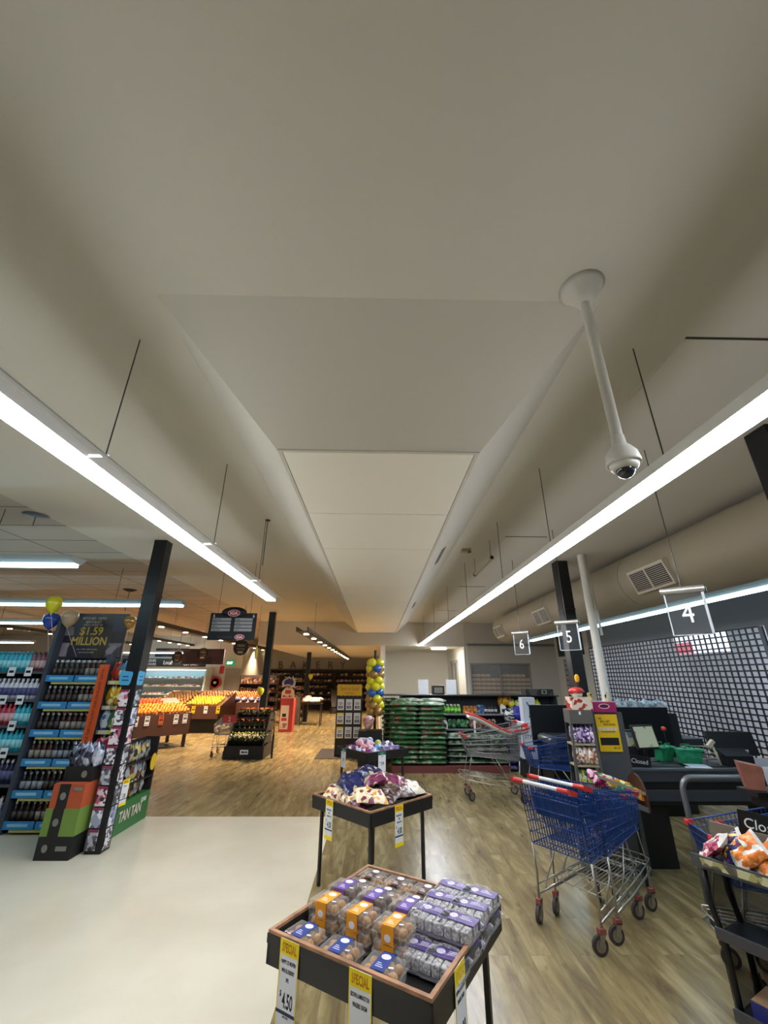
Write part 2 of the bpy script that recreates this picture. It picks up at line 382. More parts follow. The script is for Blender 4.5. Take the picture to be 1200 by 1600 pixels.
# air duct with grilles
def duct():
    root = thing('air_duct', 'large cream round air duct running under the ceiling above the checkouts', 'duct')
    dm = mat('duct_skin', '#a99f88', .55); R_ = .38
    n = 28; b = MB(); ys = [-3.5, 2.9, 5.6, 8.4, 12.2]
    b.cyl((3.76, -3.5, 3.03), (3.76, 12.2, 3.03), R_, dm, n=n)
    for y in ys[1:-1]: b.cyl((3.76, y, 3.03), (3.76, y+.03, 3.03), R_+.006, dm, n=n)
    b.build('duct_tube', root)
    fr = mat('grille_frame', '#d0c9b8', .5)
    for yc in (4.92, 8.5, 11.6):
        b = MB(); t = D(200); rx = 3.76+cos(t)*R_; rz_ = 3.03+sin(t)*R_
        Rm = Matrix.Rotation(-D(20), 3, 'Y'); s_ = .36; h = .3
        b.X = Matrix.Translation((rx-.02, yc, rz_)) @ Rm.to_4x4()
        b.bb((-.02, -s_, -h/2), (.08, s_, h/2), fr); b.bb((-.024, -s_+.03, -h/2+.03), (-.018, s_-.03, h/2-.03), BLACK)
        for k in range(11): b.bb((-.03, -s_+.03, -h/2+.04+k*.022), (-.02, s_-.03, -h/2+.046+k*.022), fr)
        b.bb((-.032, -.012, -h/2+.03), (-.018, .012, h/2-.03), fr)
        b.build('air_grille', root)
duct()
# ---------------------------------------------------------------- ceiling lights
GLOW = mat('tube_glow', '#f2f6ff', .4, emit=TUBE); HOUS = mat('light_housing', '#e8e8e6', .4)
def long_light(X, y0, y1, name, label):
    root = thing(name, label, 'light'); z = 2.72
    b = MB(); b.bb((X-.056, y0, z-.022), (X+.056, min(y1, 14.4), z-.004), GLOW)
    if y1 > 14.4: b.bb((X-.05, 14.4, z-.02), (X+.05, y1, z+.03), GLOW)  # taller glowing sides added past the bulkhead to brighten the back room
    b.build('light_tube', root)
    b = MB()
    b.bb((X-.058, y0-.02, z-.004), (X+.058, min(14.4, y1+.02), z+.05), HOUS)
    if y1 > 14.4: b.bb((X-.04, 14.4, z+.03), (X+.04, y1+.02, z+.06), HOUS); b.bb((X-.055, y1, z-.022), (X+.055, y1+.02, z+.045), HOUS)
    s_ = 1 if X < 0 else -1
    if X < 0: b.box((X+s_*.16, (y0+y1)/2, z-.008), (.022, y1-y0, .008), mat('rail_grey', '#b9b9b6', .5))
    b.build('housing', root)
    b = MB(); s_ = 1 if X < 0 else -1
    for y in [v for v in (.5, 1.74, 3.15, 4.5, 6.4, 8.2, 10.3, 12.6) if v < y1]:
        xw = X+s_*(.145 if X < 0 else .05); b = MB(); b.cyl((xw, y, z+(.0 if X < 0 else .05)), (xw, y, ZC), .0035, WIRE, n=5); b.box((X+s_*.115, y, z+.004), (.10, .008, .012), HOUS) if X < 0 else None
        b.build('suspension_wire', root)
long_light(-1.46, .25, 5.7, 'linear_light', 'long bright linear ceiling light hanging left of the dropped ceiling box')
long_light(1.46, .25, 17.6, 'linear_light', 'long bright linear ceiling light hanging right of the dropped ceiling box')
SG = mat('strip_glow', '#bfe4f5', .4, emit=STRIP)
def strip(p0, p1, name, label, group, z=None, wires=2):
    p0 = Vector(p0); p1 = Vector(p1); d = (p1-p0).normalized(); L_ = (p1-p0).length
    ang = math.atan2(d.y, d.x); root = thing(name, label, 'light', p0, ang, group)
    b = MB(); b.bb((0, -.045, 0), (L_, .045, .03), SG); b.build('light_tube', root)
    b = MB(); hm = mat('strip_housing', '#8f9796', .5); b.prism([(-.02, -.05, .032), (-.02, .05, .032), (-.02, .12, .10), (-.02, -.12, .10)], (L_+.04, 0, 0), hm); b.build('housing', root)
    for t in [(k+.5)/wires for k in range(wires)]: MB().cyl((L_*t, 0, .1), (L_*t, 0, ZC-p0.z), .004, WIRE, n=5).build('suspension_wire', root)
strip((4.25, -2, 2.65), (4.25, 11.6, 2.65), 'strip_light', 'cold white strip light hanging beside the round air duct', None, wires=5)
GL = 'cool strip lights over the left aisles'
strip((-7, 4.27, 2.8), (-3.2, 4.27, 2.8), 'strip_light', 'nearest short cold strip light at the left edge of the picture', GL)
strip((-10, 6.95, 2.8), (-3.25, 6.95, 2.8), 'strip_light', 'cold strip light ending beside the first black column', GL, wires=3)
strip((-12, 9.7, 2.8), (-7.45, 9.7, 2.8), 'strip_light', 'cold strip light behind the blue balloon', GL)
strip((-16, 14.6, 2.7), (-11.6, 14.6, 2.7), 'strip_light', 'far cold strip light over the left edge shelves', GL)
strip((-11.2, 19.3, 2.62), (-8.0, 19.3, 2.62), 'strip_light', 'cold strip light above the meat cabinet', GL)
TR = mat('track_channel', '#4c473d', .5, .3); LAMPM = mat('lamp_glow', '#ffe6b8', .4, emit=18)
def downtrack(X, y0, y1, z, n, label, power):
    root = thing('downlight_track', label, 'light', (X, y0, z), 0, 'brown downlight tracks')
    L_ = y1-y0; b = MB(); b.bb((-.12, 0, .0), (.12, L_, .012), TR); b.bb((-.12, 0, 0), (-.105, L_, .09), TR); b.bb((.105, 0, 0), (.12, L_, .09), TR); b.build('channel', root)
    lm = MB(); lm.lathe([(.055, -.014), (.058, -.001)], (0, 0, 0), LAMPM, n=12); me = None
    for k in range(n):
        y = L_*(k+.5)/n
        if me is None: o = lm.build('lamp', root); me = o
        else: o = me.copy(); COL.objects.link(o); o.parent = root
        o.location = (0, y, 0)
    for t in (.12, .5, .88): MB().cyl((0, L_*t, .01), (0, L_*t, (ZC if (X < -3.9 or y0+L_*t < YB) else 2.68)-z), .004, WIRE, n=5).build('suspension_wire', root)
    for t in (.2, .5, .8):
        l = bpy.data.lights.new('track_spot', 'SPOT'); l.energy = power; l.color = WARMC; l.spot_size = D(120); l.spot_blend = .6; l.shadow_soft_size = .15
        o = bpy.data.objects.new('track_spot', l); COL.objects.link(o); o.parent = root; o.location = (0, L_*t, -.06)
downtrack(-6.1, 11.2, 25, 3.0, 9, 'brown downlight track passing behind the aisle number sign', WARM)
downtrack(-8.7, 15.9, 20.3, 3.0, 5, 'brown downlight track nearest the meat cabinet poster', WARM)
downtrack(-5.1, 9.4, 20.0, 2.8, 8, 'brown downlight track above the orange bench', WARM)
downtrack(-1.52, 8.6, 23.5, 2.58, 13, 'row of bright round downlights hanging over the bakery aisle', WARM*1.2)
downtrack(-10.8, 10.2, 19.8, 2.98, 6, 'far left brown downlight track behind the hanging poster', WARM)
# ---------------------------------------------------------------- columns and ceiling fittings
def column(x, y, w_, z1, label, z0=0):
    root = thing('steel_column', label, 'column', (x, y, z0)); b = MB(); h = z1-z0
    b.bb((-w_/2, -w_/2, 0), (w_/2, w_/2, h), BLACK); b.build('post', root, bev=.006)
    b = MB(); b.bb((-w_/2-.004, -w_/2-.004, h*.78), (w_/2+.004, w_/2+.004, h*.786), DARK); b.build('joint_band', root)
column(-2.95, 5.42, .17, ZC, 'thick black column beside the sauce shelves')
column(-3.03, 12.18, .17, ZC, 'black column rising behind the flower stand')
column(-2.9, 18.7, .17, 2.68, 'black column standing in front of the bakery')
column(-9.1, 17.2, .17, ZC, 'thin far black column left of the meat cabinet')
column(2.9, 6.28, .18, ZC, 'black column beside the white pole at the checkouts')
column(2.86, 2.52, .18, ZC, 'black column cut off by the right edge of the picture')
b = MB(); b.cyl((3.05, 5.86, 0), (3.05, 5.86, ZC), .055, WHITE, n=16); b.cyl((3.18, 5.92, 2.3), (3.14, 5.92, ZC), .018, WHITE); r = b.build('white_pole', label='round white pole standing next to the black checkout column', cat='pole')
def cctv():
    root = thing('security_camera', 'white dome security camera hanging from the ceiling on a long pole', 'camera', (.945, 1.37, 0)); wp = mat('gloss_white', '#d9d6cc', .35)
    MB().lathe([(.035, -.10), (.05, -.07), (.085, -.02), (.10, 0)], (0, 0, ZC), wp, n=24).build('ceiling_cup', root)
    MB().cyl((0, 0, 2.60), (0, 0, ZC-.08), .021, wp, n=14).build('pole', root)
    b = MB(); b.lathe([(.02, .12), (.024, .115), (.027, .075), (.04, .06), (.056, .035), (.062, 0), (.062, -.010), (.055, -.010)], (0, 0, 2.52), wp, n=24); b.build('housing', root)
    b = MB(); b.lathe([(.056, .005), (.050, -.010), (.050, -.013), (.038, -.024), (.035, -.024)], (0, 0, 2.51), wp, n=24); b.build('trim_ring', root)
    MB().sphere((0, 0, 2.488), (.034, .034, .036), mat('smoked_dome', '#20242e', .05, coat=1), 20, 12).build('dome', root)
cctv()
def hatch(x, y, label):
    b = MB(); s_ = .54; dk = mat('hatch_gap', '#3a362f', .9); b.bb((x, y, ZC-.006), (x+s_, y+s_, ZC), CEIL); b.bb((x-.005, y-.012, ZC-.004), (x+s_+.005, y, ZC), dk); b.bb((x+s_, y, ZC-.003), (x+s_+.003, y+s_, ZC), dk)
    b.build('access_hatch', label=label, cat='hatch', group='ceiling access hatches')
hatch(1.65, 1.66, 'square ceiling hatch nearest the camera at the right edge'); hatch(1.67, 5.03, 'square ceiling hatch above the right light near the small detector')
hatch(1.66, 8.24, 'square ceiling hatch second from the far end right of the ceiling box'); hatch(1.68, 11.5, 'farthest square ceiling hatch right of the ceiling box')
b = MB(); b.box((1.27, 5.62, ZC-.025), (.13, .1, .05), mat('beige_plastic', '#b3a67f', .5)); b.box((1.31, 5.58, ZC-.055), (.05, .04, .012), DARK); b.build('motion_detector', bev=.008, label='small beige detector box on the ceiling beside the dropped box', cat='detector')
b = MB(); b.cyl((1.5, 5.15, 3.2), (1.5, 6.15, 3.2), .022, mat('old_tube', '#c2bba8', .5)); b.cyl((1.5, 5.15, 3.2), (1.5, 5.2, 3.2), .027, mat('beige_plastic', '#b3a67f')); b.cyl((1.5, 6.1, 3.2), (1.5, 6.15, 3.2), .027, DARK)
b.cyl((1.5, 5.2, 3.2), (1.5, 5.2, ZC), .003, WIRE, n=5); b.cyl((1.5, 6.1, 3.2), (1.5, 6.1, ZC), .003, WIRE, n=5); b.build('unlit_tube', label='short unlit tube hanging below the ceiling by two wires', cat='light')
b = MB(); b.cyl((-1.3, 4.52, 2.9), (-1.3, 4.52, ZC), .005, DARK, n=6); b.lathe([(.03, -.012), (.03, 0)], (-1.3, 4.52, ZC), DARK, n=10); b.build('hanging_cable', label='dark beaded cable hanging from a small ceiling cap by the left light', cat='cable')
b = MB(); b.lathe([(.06, -.04), (.14, -.005), (.14, 0)], (-5.35, 8.9, ZC), mat('dark_speaker', '#1d1b19', .6)); b.cyl((-5.35, 8.9, 3.0), (-5.35, 8.9, ZC-.02), .006, DARK); b.build('ceiling_speaker', label='black hanging ceiling dome left of the aisle number sign', cat='dome')
b = MB(); b.lathe([(.05, -.02), (.13, -.008), (.13, 0)], (-3.95, 4.45, ZC), GREY); b.cyl((-3.95, 4.45, 3.32), (-3.95, 4.45, ZC), .006, GREY); b.build('sprinkler', label='small round sprinkler rose on the grid ceiling left of the near column', cat='sprinkler')
# lane signs 4, 5, 6
def lane_sign(x, y, ch, z=2.08):
    root = thing('lane_sign', {'4': 'nearest and largest clear hanging lane sign, numbered 4, by the duct', '5': 'clear hanging lane sign numbered 5 in front of the black column', '6': 'farthest and smallest clear hanging lane sign, numbered 6'}[ch], 'sign', (x, y, z), 0, None)
    MB().bb((-.11, -.004, 0), (.11, .004, .28), mat('acrylic', '#9aa0a4', .3, clear=.05, spec=.05)).build('panel', root)
    b = MB(); e = mat('acrylic_edge', '#b8bdc0', .3)
    b.bb((-.115, -.006, 0), (-.108, .006, .28), e); b.bb((.103, -.006, 0), (.118, .006, .28), e); b.bb((-.11, -.005, -.004), (.11, .005, .002), e); b.build('edge_trim', root)
    b = MB(); b.cyl((-.13, 0, .30), (.13, 0, .30), .024, mat('alu_bar', '#b5b3ac', .35, .7), n=14); b.cyl((.13, 0, .30), (.136, 0, .30), .027, BLACK, n=14); b.build('top_bar', root)
    text([(ch, .13, 0, .08, 'CENTER', .8)], mat('frosted_print', '#ffffff', .5), root, 'numeral')
    MB().cyl((0, 0, .32), (0, 0, ZC-z), .004, WIRE, n=5).build('suspension_wire', root)
    root.rotation_euler.z = D(-42)
lane_sign(2.14, 2.82, '4', 2.02); lane_sign(2.17, 4.75, '5', 2.03); lane_sign(2.12, 6.2, '6', 2.05)
# ---------------------------------------------------------------- display tables
PT = mat('table_powdercoat', '#1f1d1c', .42)
def T(cx, cy, rz, u, v, z, s):
    """point of a table's own grid (u, v from its left-hand corner) in the room"""
    c, sn = cos(rz), sin(rz); x = u-s/2; y = v-s/2
    return (cx+x*c-y*sn, cy+x*sn+y*c, z)
def display_table(cx, cy, rz, s, h, label, inner, leg_in=.07, rimm=WOODRIM):
    root = thing('display_table', label, 'table', (cx, cy, 0), rz, 'square display tables down the aisle'); H_ = s/2
    b = MB(); t = .018
    for sx in (-1, 1):
        b.bb((sx*H_, -H_, h-.115), (sx*(H_-t), H_, h-.012), PT); b.bb((-H_, sx*H_, h-.115), (H_, sx*(H_-t), h-.012), PT)
        b.bb((sx*(H_+.003), -H_-.003, h-.045), (sx*(H_-.002), H_+.003, h-.012), PT); b.bb((-H_-.003, sx*(H_+.003), h-.045), (H_+.003, sx*(H_-.002), h-.012), PT)
    b.build('tray_side', root)
    MB().bb((-H_+t, -H_+t, h-.105), (H_-t, H_-t, h-.088), inner).build('tray_floor', root)
    b = MB()
    for sx in (-1, 1):
        b.bb((sx*H_, -H_, h-.012), (sx*(H_-t), H_, h), rimm); b.bb((-H_+t, sx*H_, h-.012), (H_-t, sx*(H_-t), h), rimm)
    b.build('rim', root)
    for sx in (-1, 1):
        for sy in (-1, 1):
            MB().bb((-.0125, -.0125, 0), (.0125, .0125, h-.105), PT).build('leg', root, loc=(sx*(H_-leg_in), sy*(H_-leg_in), 0))
    return root
R1, R2_, R3 = D(-32.5), D(-46), D(-48)
T1 = (.087, 2.51, R1); T2 = (-.022, 4.64, R2_); T3 = (-.05, 7.42, D(-52))
display_table(*T1, .80, .70, 'nearest square black tray table full of muffin and cake packs', PT)
display_table(*T2, .81, .70, 'second square black tray table heaped with bagged flatbreads', PT)
display_table(*T3, .82, .70, 'third square black tray table piled with gift packs', PT, rimm=PT)
def price_card(p, rz, w_, h_, head, lines, label, headc=CARDY, headink=REDINK, foot=True, group='hanging price cards'):
    """card hanging from its top edge at p, facing local -Y"""
    b = MB(); b.bb((-w_/2, 0, -h_), (w_/2, .0015, 0), CARDW)
    b.bb((-w_/2, -.0006, -h_*.17), (w_/2, .0, 0), headc)
    if foot: b.bb((-w_/2, -.0006, -h_), (w_/2, 0, -h_*.9), headc); b.bb((-w_/2, -.0006, -h_*.77), (w_*.48, 0, -h_*.735), NAVY)
    for s_ in (-1, 1): b.bb((s_*w_/2, -.0005, -h_), (s_*w_*.46, .0, 0), headc if foot else CARDW)
    o = b.build('price_card', label=label, cat='price card', group=group, loc=p, rz=rz)
    text([(head, h_*.095, 0, -h_*.135, 'CENTER', .56)], headink, o, 'heading', .05)
    text([(s_, h_*k, x*w_, -h_*z, al, xs) for s_, k, x, z, al, xs in lines], INK, o, 'lettering', .03)
    return o
def on_edge(Tt, side, t, s, off=.006):
    cx, cy, rz = Tt
    if side == 'L': return T(cx, cy, rz, t, -off, .695, s), rz            # front-left face
    return T(cx, cy, rz, s+off, t, .695, s), rz+D(90)
p, r = on_edge(T1, 'L', .135, .80); price_card(p, r, .105, .30, 'SPECIAL', [('HAPPY CO MUFFIN', .042, 0, .26, 'CENTER', .52), ('MINI BLUEBERRY', .042, 0, .35, 'CENTER', .52), ('8PK', .042, 0, .44, 'CENTER', .52), ('$', .06, -.36, .60, 'LEFT', .7), ('4.50', .15, .06, .70, 'CENTER', .52), ('UNIT PRICE', .02, 0, .80, 'CENTER', .7)], 'yellow and white SPECIAL card for mini blueberry muffins on the nearest table')
p, r = on_edge(T1, 'L', .50, .80); price_card(p, r, .105, .30, 'SPECIAL', [('B/OVN LAMINGTON', .042, 0, .26, 'CENTER', .52), ('FINGERS 350GM', .042, 0, .35, 'CENTER', .52), ('$', .06, -.36, .60, 'LEFT', .7), ('4.00', .15, .06, .70, 'CENTER', .52)], 'SPECIAL card for lamingtons in the middle of the nearest table front')
p, r = on_edge(T1, 'R', .24, .80); price_card(p, r, .105, .30, 'SPECIAL', [('B/OVN LAMINGTON', .042, 0, .26, 'CENTER', .52), ('FINGERS 350GM', .042, 0, .35, 'CENTER', .52), ('$', .06, -.36, .60, 'LEFT', .7), ('4.00', .15, .06, .70, 'CENTER', .52)], 'SPECIAL card seen edge-on at the right side of the nearest table')
LN2 = [('MISSION MIGHTY', .042, 0, .28, 'CENTER', .5), ('BITES', .042, 0, .36, 'CENTER', .5), ('ORIGINAL/170G', .042, 0, .44, 'CENTER', .5), ('$', .06, -.36, .56, 'LEFT', .7), ('4.00', .15, .06, .70, 'CENTER', .52)]
p, r = on_edge(T2, 'L', .27, .81); price_card(p, r, .105, .30, 'SPECIAL', LN2, 'SPECIAL 4.00 card on the left front of the flatbread table')
p, r = on_edge(T2, 'R', .34, .81); price_card(p, r, .105, .30, 'SPECIAL', LN2, 'SPECIAL 4.00 card on the right front of the flatbread table')
TEAL = mat('teal_card', '#1f6a5c', .6)
LN3 = [('GIFT PACK EA', .042, 0, .27, 'CENTER', .5), ('$', .07, -.34, .56, 'LEFT', .7), ('9.99', .17, .06, .68, 'CENTER', .52)]
p, r = on_edge(T3, 'L', .22, .82); price_card(p, r, .12, .26, 'VALUE', [('GIFT PACK EA', .042, 0, .27, 'CENTER', .5), ('$', .07, -.34, .56, 'LEFT', .7), ('19', .17, .06, .68, 'CENTER', .52)], 'green headed price card at the left of the gift pack table', TEAL, CARDW, False)
p, r = on_edge(T3, 'R', .28, .82); price_card(p, r, .14, .26, 'VALUE', LN3, 'green headed 9.99 price card on the gift pack table', TEAL, CARDW, False)

# ---------------------------------------------------------------- muffin packs
TRAYP = mat('clear_tray', '#fbf7f0', .07, clear=.12, spec=1)
def clam(w_, d_, h_):
    b = MB(); t = .004
    a = [(-w_/2, -d_/2), (w_/2, -d_/2), (w_/2, d_/2), (-w_/2, d_/2)]
    def ring(k, z): return [(x*k, y*k, z) for x, y in a]
    R_ = [ring(.90, 0), ring(.94, h_*.5), ring(1.0, h_*.52), ring(1.0, h_*.56), ring(.94, h_*.58), ring(.90, h_*.96), ring(.80, h_)]
    vs = [p for r in R_ for p in r]; fs = [(0, 3, 2, 1), (24, 25, 26, 27)]
    for i in range(6):
        for j in range(4): fs.append((i*4+j, i*4+(j+1) % 4, i*4+4+(j+1) % 4, i*4+4+j))
    b.add(vs, fs, TRAYP); return b
def muffin_me(c1, c2, key):
    m = mat(key, c1, .8, noise=(c2, 60)); b = MB()
    b.lathe([(.013, 0), (.017, .022), (.021, .026), (.022, .034), (.016, .046), (.006, .050)], (0, 0, 0), m, n=10); return b
def pack(name, label, cat, group, mc, bandc, kind):
    root = thing(name, label, cat, (0, 0, 0), 0, group); w_, d_, h_ = .165, .125, .062
    cl = clam(w_, d_, h_).build('clear_tray', root)
    mu = mc.build('muffin', root); mu.location = (-.056, -.026, .003)
    for i, x in enumerate((-.056, -.020, .020, .056)):
        for j, y in enumerate((-.026, .026)):
            if i == 0 and j == 0: continue
            c = mu.copy(); COL.objects.link(c); c.parent = root; c.location = (x, y, .003); c.rotation_euler.z = i*1.3+j
    b = MB(); e = .0012
    if kind == 'mid': xs = (-.030, .028)
    elif kind == 'end': xs = (.022, .060)
    else: xs = (-.022, .018)
    b.bb((xs[0], -d_*.46, h_), (xs[1], d_*.46, h_+e), bandc); b.bb((xs[0], -d_/2-e, h_*.12), (xs[1], -d_/2, h_+e*.5), bandc); b.bb((xs[0], d_/2, h_*.12), (xs[1], d_/2+e, h_+e*.5), bandc)
    xm = sum(xs)/2; wl = mat('oval_white', '#e9e4ea', .6)
    b.prism([(xm+.021*cos(t*pi/7), d_*.24+.017*sin(t*pi/7), h_+e) for t in range(14)], (0, 0, .0006), wl)
    b.prism([(xm+.016*cos(t*pi/7), -d_/2-e, h_*.38+.013*sin(t*pi/7)) for t in range(14)], (0, -.0006, 0), wl)
    for k in range(3): b.bb((xm-.018, -d_*(.30-.09*k), h_+e), (xm+.016-.008*k, -d_*(.27-.09*k), h_+e+.0005), wl)
    b.build('label_band', root)
    b = MB(); b.box((.045, -.02, h_+.0005), (.02, .009, .001), CARDW, rz=.3); b.build('price_sticker', root)
    return Once(root)
MUF = muffin_me('#b78a50', '#8a5f33', 'muffin_golden'); MUD = muffin_me('#3a2115', '#5a3422', 'muffin_dark'); MUC = muffin_me('#b98b52', '#5a3a22', 'muffin_chip')
BLB = mat('band_blue', '#27408a', .5); ORB = mat('band_orange', '#f0a01e', .5); PUB = mat('band_purple', '#6b4fa0', .5); BRB = mat('band_brown', '#4a2f24', .5)
c1, c2, r1 = T1
ZT = .70-.088
def put(pk, u, v, z=0, label=None, jr=0): pk(loc=T(c1, c2, r1, u, v, ZT+z, .80), rz=r1+D(jr), label=label)
STK = 'black tray'
bl = pack('muffin_pack', 'x', 'muffin pack', 'blueberry muffin packs', MUF, BLB, 'end' if 0 else 'mid')
GB = 'blueberry muffin packs'
for i, (u, l) in enumerate(((.12, 'blue banded muffin pack in the left corner of the nearest table'), (.325, 'blue banded muffin pack in the middle of the front row'), (.535, 'blue banded muffin pack at the right end of the front row'))):
    put(bl, u, .105, .012, l, (-3, 2, 4)[i])
bn = pack('muffin_pack', 'x', 'muffin pack', 'orange banded muffin packs', MUF, ORB, 'mid')
for i, n in enumerate(('left', 'middle', 'right')):
    for k in range(2): put(bn, .13+.183*i, .262, .012+k*.064, '%s orange banded muffin pack, %s layer, on the nearest table' % (n, ('lower', 'upper')[k]), (1, -2, 2)[i])
ch = pack('muffin_pack', 'x', 'muffin pack', 'dark muffin packs with purple bands', MUD, PUB, 'mid')
for i, n in enumerate(('leftmost', 'second', 'third')):
    for k in range(2): put(ch, .12+.18*i, .415, .012+k*.064, '%s purple banded dark muffin pack, %s layer' % (n, ('lower', 'upper')[k]), (2, -1, 1)[i])
cc = pack('muffin_pack', 'x', 'muffin pack', 'choc chip muffin packs', MUC, BRB, 'thin')
for i, n in enumerate(('left corner', 'second', 'third', 'right hand')):
    for j, w_ in enumerate(('front', 'back')):
        put(cc, .105+.165*i, .562+.137*j, .03, '%s brown banded choc chip muffin pack, %s of its pair' % (n, w_), (0, 2, -2, 1)[i])
# lamington packs
def lamington():
    root = thing('lamington_pack', 'x', 'cake pack', (0, 0, 0), 0, 'lamington packs'); w_, d_, h_ = .165, .135, .06
    lm = mat('coconut_cake', '#c9c7c6', .9, noise=('#77716f', 90), bump=(250, .6, .004))
    tr = MB().bb((-w_/2, -d_/2, 0), (w_/2, d_/2, .006), mat('grey_tray', '#7a7880', .4)).build('tray', root)
    c0 = None
    for i in range(4):
        for j in range(2):
            if c0 is None: c0 = MB().bb((-.017, -.028, 0), (.017, .028, .042), lm).build('cake', root, bev=.005); c = c0
            else: c = c0.copy(); COL.objects.link(c); c.parent = root
            c.location = (-.058+.0387*i, -.032+.064*j, .006)
    b = MB(); pm = mat('sleeve_purple', '#3f1d78', .45); e = .001
    b.bb((-w_*.5, -.005, .050), (w_*.5, d_*.48, .052), pm); b.bb((-w_*.5, d_*.48, .012), (w_*.5, d_*.485, .052), pm)
    gl = mat('sleeve_gold', '#cbbfd8', .5); b.prism([(-.03+.019*cos(t*pi/7), .034+.019*sin(t*pi/7), .052) for t in range(14)], (0, 0, .0006), gl)
    for k in range(3): b.bb((.002, .025+.011*k, .052), (.06-.012*k, .029+.011*k, .0525), gl)
    b.build('printed_sleeve', root)
    fm = mat('wrap_film', '#ffffff', .10, clear=.05, spec=1, bump=(45, 1.0, .03))
    MB().bag((0, 0, .031), (w_+.02, d_+.02, .085), fm, seed=3, crump=.16, nx=18, ny=14, flat=1).build('film_wrap', root)
    return Once(root)
la = lamington()
for i, (u, n) in enumerate(((.575, 'left column'), (.735-.03, 'right column'))):
    for j, (v, m_) in enumerate(((.26, 'nearest'), (.40, 'second'), (.54, 'third'), (.68, 'farthest'))):
        for k in range(1 if j == 0 else 2):
            put(la, u+.02, v+.02, .012+k*.062+(.0 if j == 0 else .005), 'purple sleeved lamington pack, %s, %s, %s layer' % (n, m_, ('bottom', 'top')[k]), (2, -3, 4, -2)[j])

# ---------------------------------------------------------------- flatbread bags on table 2
def bread_bag(m, endm, seed, label):
    b = MB(); b.bag((0, 0, 0), (.29, .21, .075), m, seed=seed, crump=.25, endm=endm, endw=.16); rn = random.Random(seed)
    pt = mat('label_patch', '#efe6cf', .45, prt=(['#f2e6c8', '#f2e6c8', '#d8a03a', '#b33a2a', '#e9dcc0', '#2a2f6a'], 26)) if m != M_CREAM else mat('label_patch_red', '#7a2b40', .5, prt=(['#6b2440', '#8a3048', '#e7b25a', '#6b2440'], 24))
    return b.build('flatbread_bag', label=label, cat='bread bag', group='bagged flatbreads heaped on the second table'), pt
M_NAVY = mat('bag_navy', '#161c4c', .25, prt=(['#151b4c', '#151b4c', '#1c2560', '#151b4c', '#12173f', '#a8a288', '#151b4c', '#12173f'], 26), bump=(30, .5, .01))
M_CREAM = mat('bag_cream', '#e4d3ad', .28, prt=(['#ead9b4', '#e2cfa6', '#ead9b4', '#efe3c8', '#7a2d44', '#d99a3c', '#ead9b4'], 30), bump=(30, .5, .01))
M_MAR = mat('bag_maroon', '#6a2748', .28, prt=(['#6d2549', '#5c1f40', '#7c2f58', '#6d2549', '#d9b9a0'], 28), bump=(30, .5, .01))
M_BRN = mat('bag_brown', '#4a3530', .25, prt=(['#4b3430', '#38262a', '#5c4640', '#8d7c72'], 22, (1, 4, 1)), bump=(30, .5, .01))
M_PALE = mat('bag_pale', '#bfb29a', .25, prt=(['#c9bda6', '#d8cfbd', '#5a4a3c', '#a99a80'], 14), bump=(30, .5, .01))
FB = [(.20, .13, .02, 0, M_CREAM, 25, 20, 0, 'cream flatbread bag at the left corner of the heap'), (.37, .12, .03, 5, M_CREAM, -15, 24, 0, 'cream flatbread bag lying along the left front rim'),
      (.63, .17, .05, 8, M_CREAM, 60, 16, 6, 'big cream and red flatbread bag at the front corner of the heap'), (.50, .10, .0, 3, M_MAR, -10, 5, 0, 'maroon edged bag under the front corner of the heap'),
      (.24, .30, .09, 0, M_NAVY, 35, 18, 0, 'navy flatbread bag on the left side of the heap'), (.18, .44, .11, 0, M_NAVY, -20, 10, -8, 'navy flatbread bag at the back left of the heap'),
      (.33, .47, .12, 0, M_NAVY, 10, 8, 12, 'navy flatbread bag at the top of the heap'), (.36, .24, .06, 0, M_NAVY, 80, 14, 0, 'navy bag tucked behind the cream bags'),
      (.48, .36, .11, 0, M_MAR, -40, 18, 0, 'maroon flatbread bag with a white stripe on the heap'), (.52, .52, .09, 0, M_MAR, 30, 10, 5, 'maroon flatbread bag at the back right of the heap'),
      (.66, .33, .05, 0, M_BRN, 10, 22, 0, 'brown striped bag along the right front rim'), (.68, .47, .05, 0, M_BRN, 70, 14, 0, 'dark brown bag right of the maroon bags'),
      (.55, .68, .045, 0, M_PALE, 15, 8, 0, 'pale clear bag at the back of the heap'), (.69, .62, .04, 0, M_PALE, 85, 10, 0, 'pale clear bag in the right corner of the heap'), (.30, .62, .04, 0, M_NAVY, 0, 5, 0, 'navy bag low at the back of the heap')]
for i, (u, v, z, _, m_, ang, tx, ty, lb) in enumerate(FB):
    o, pt = bread_bag(m_, m_, i, lb); c = T(*T2, min(max(u, .18), .68), min(max(v, .16), .68), .685+z*1.35, .81); o.location = c; o.rotation_euler = (D(tx), D(ty), R2_+D(ang))
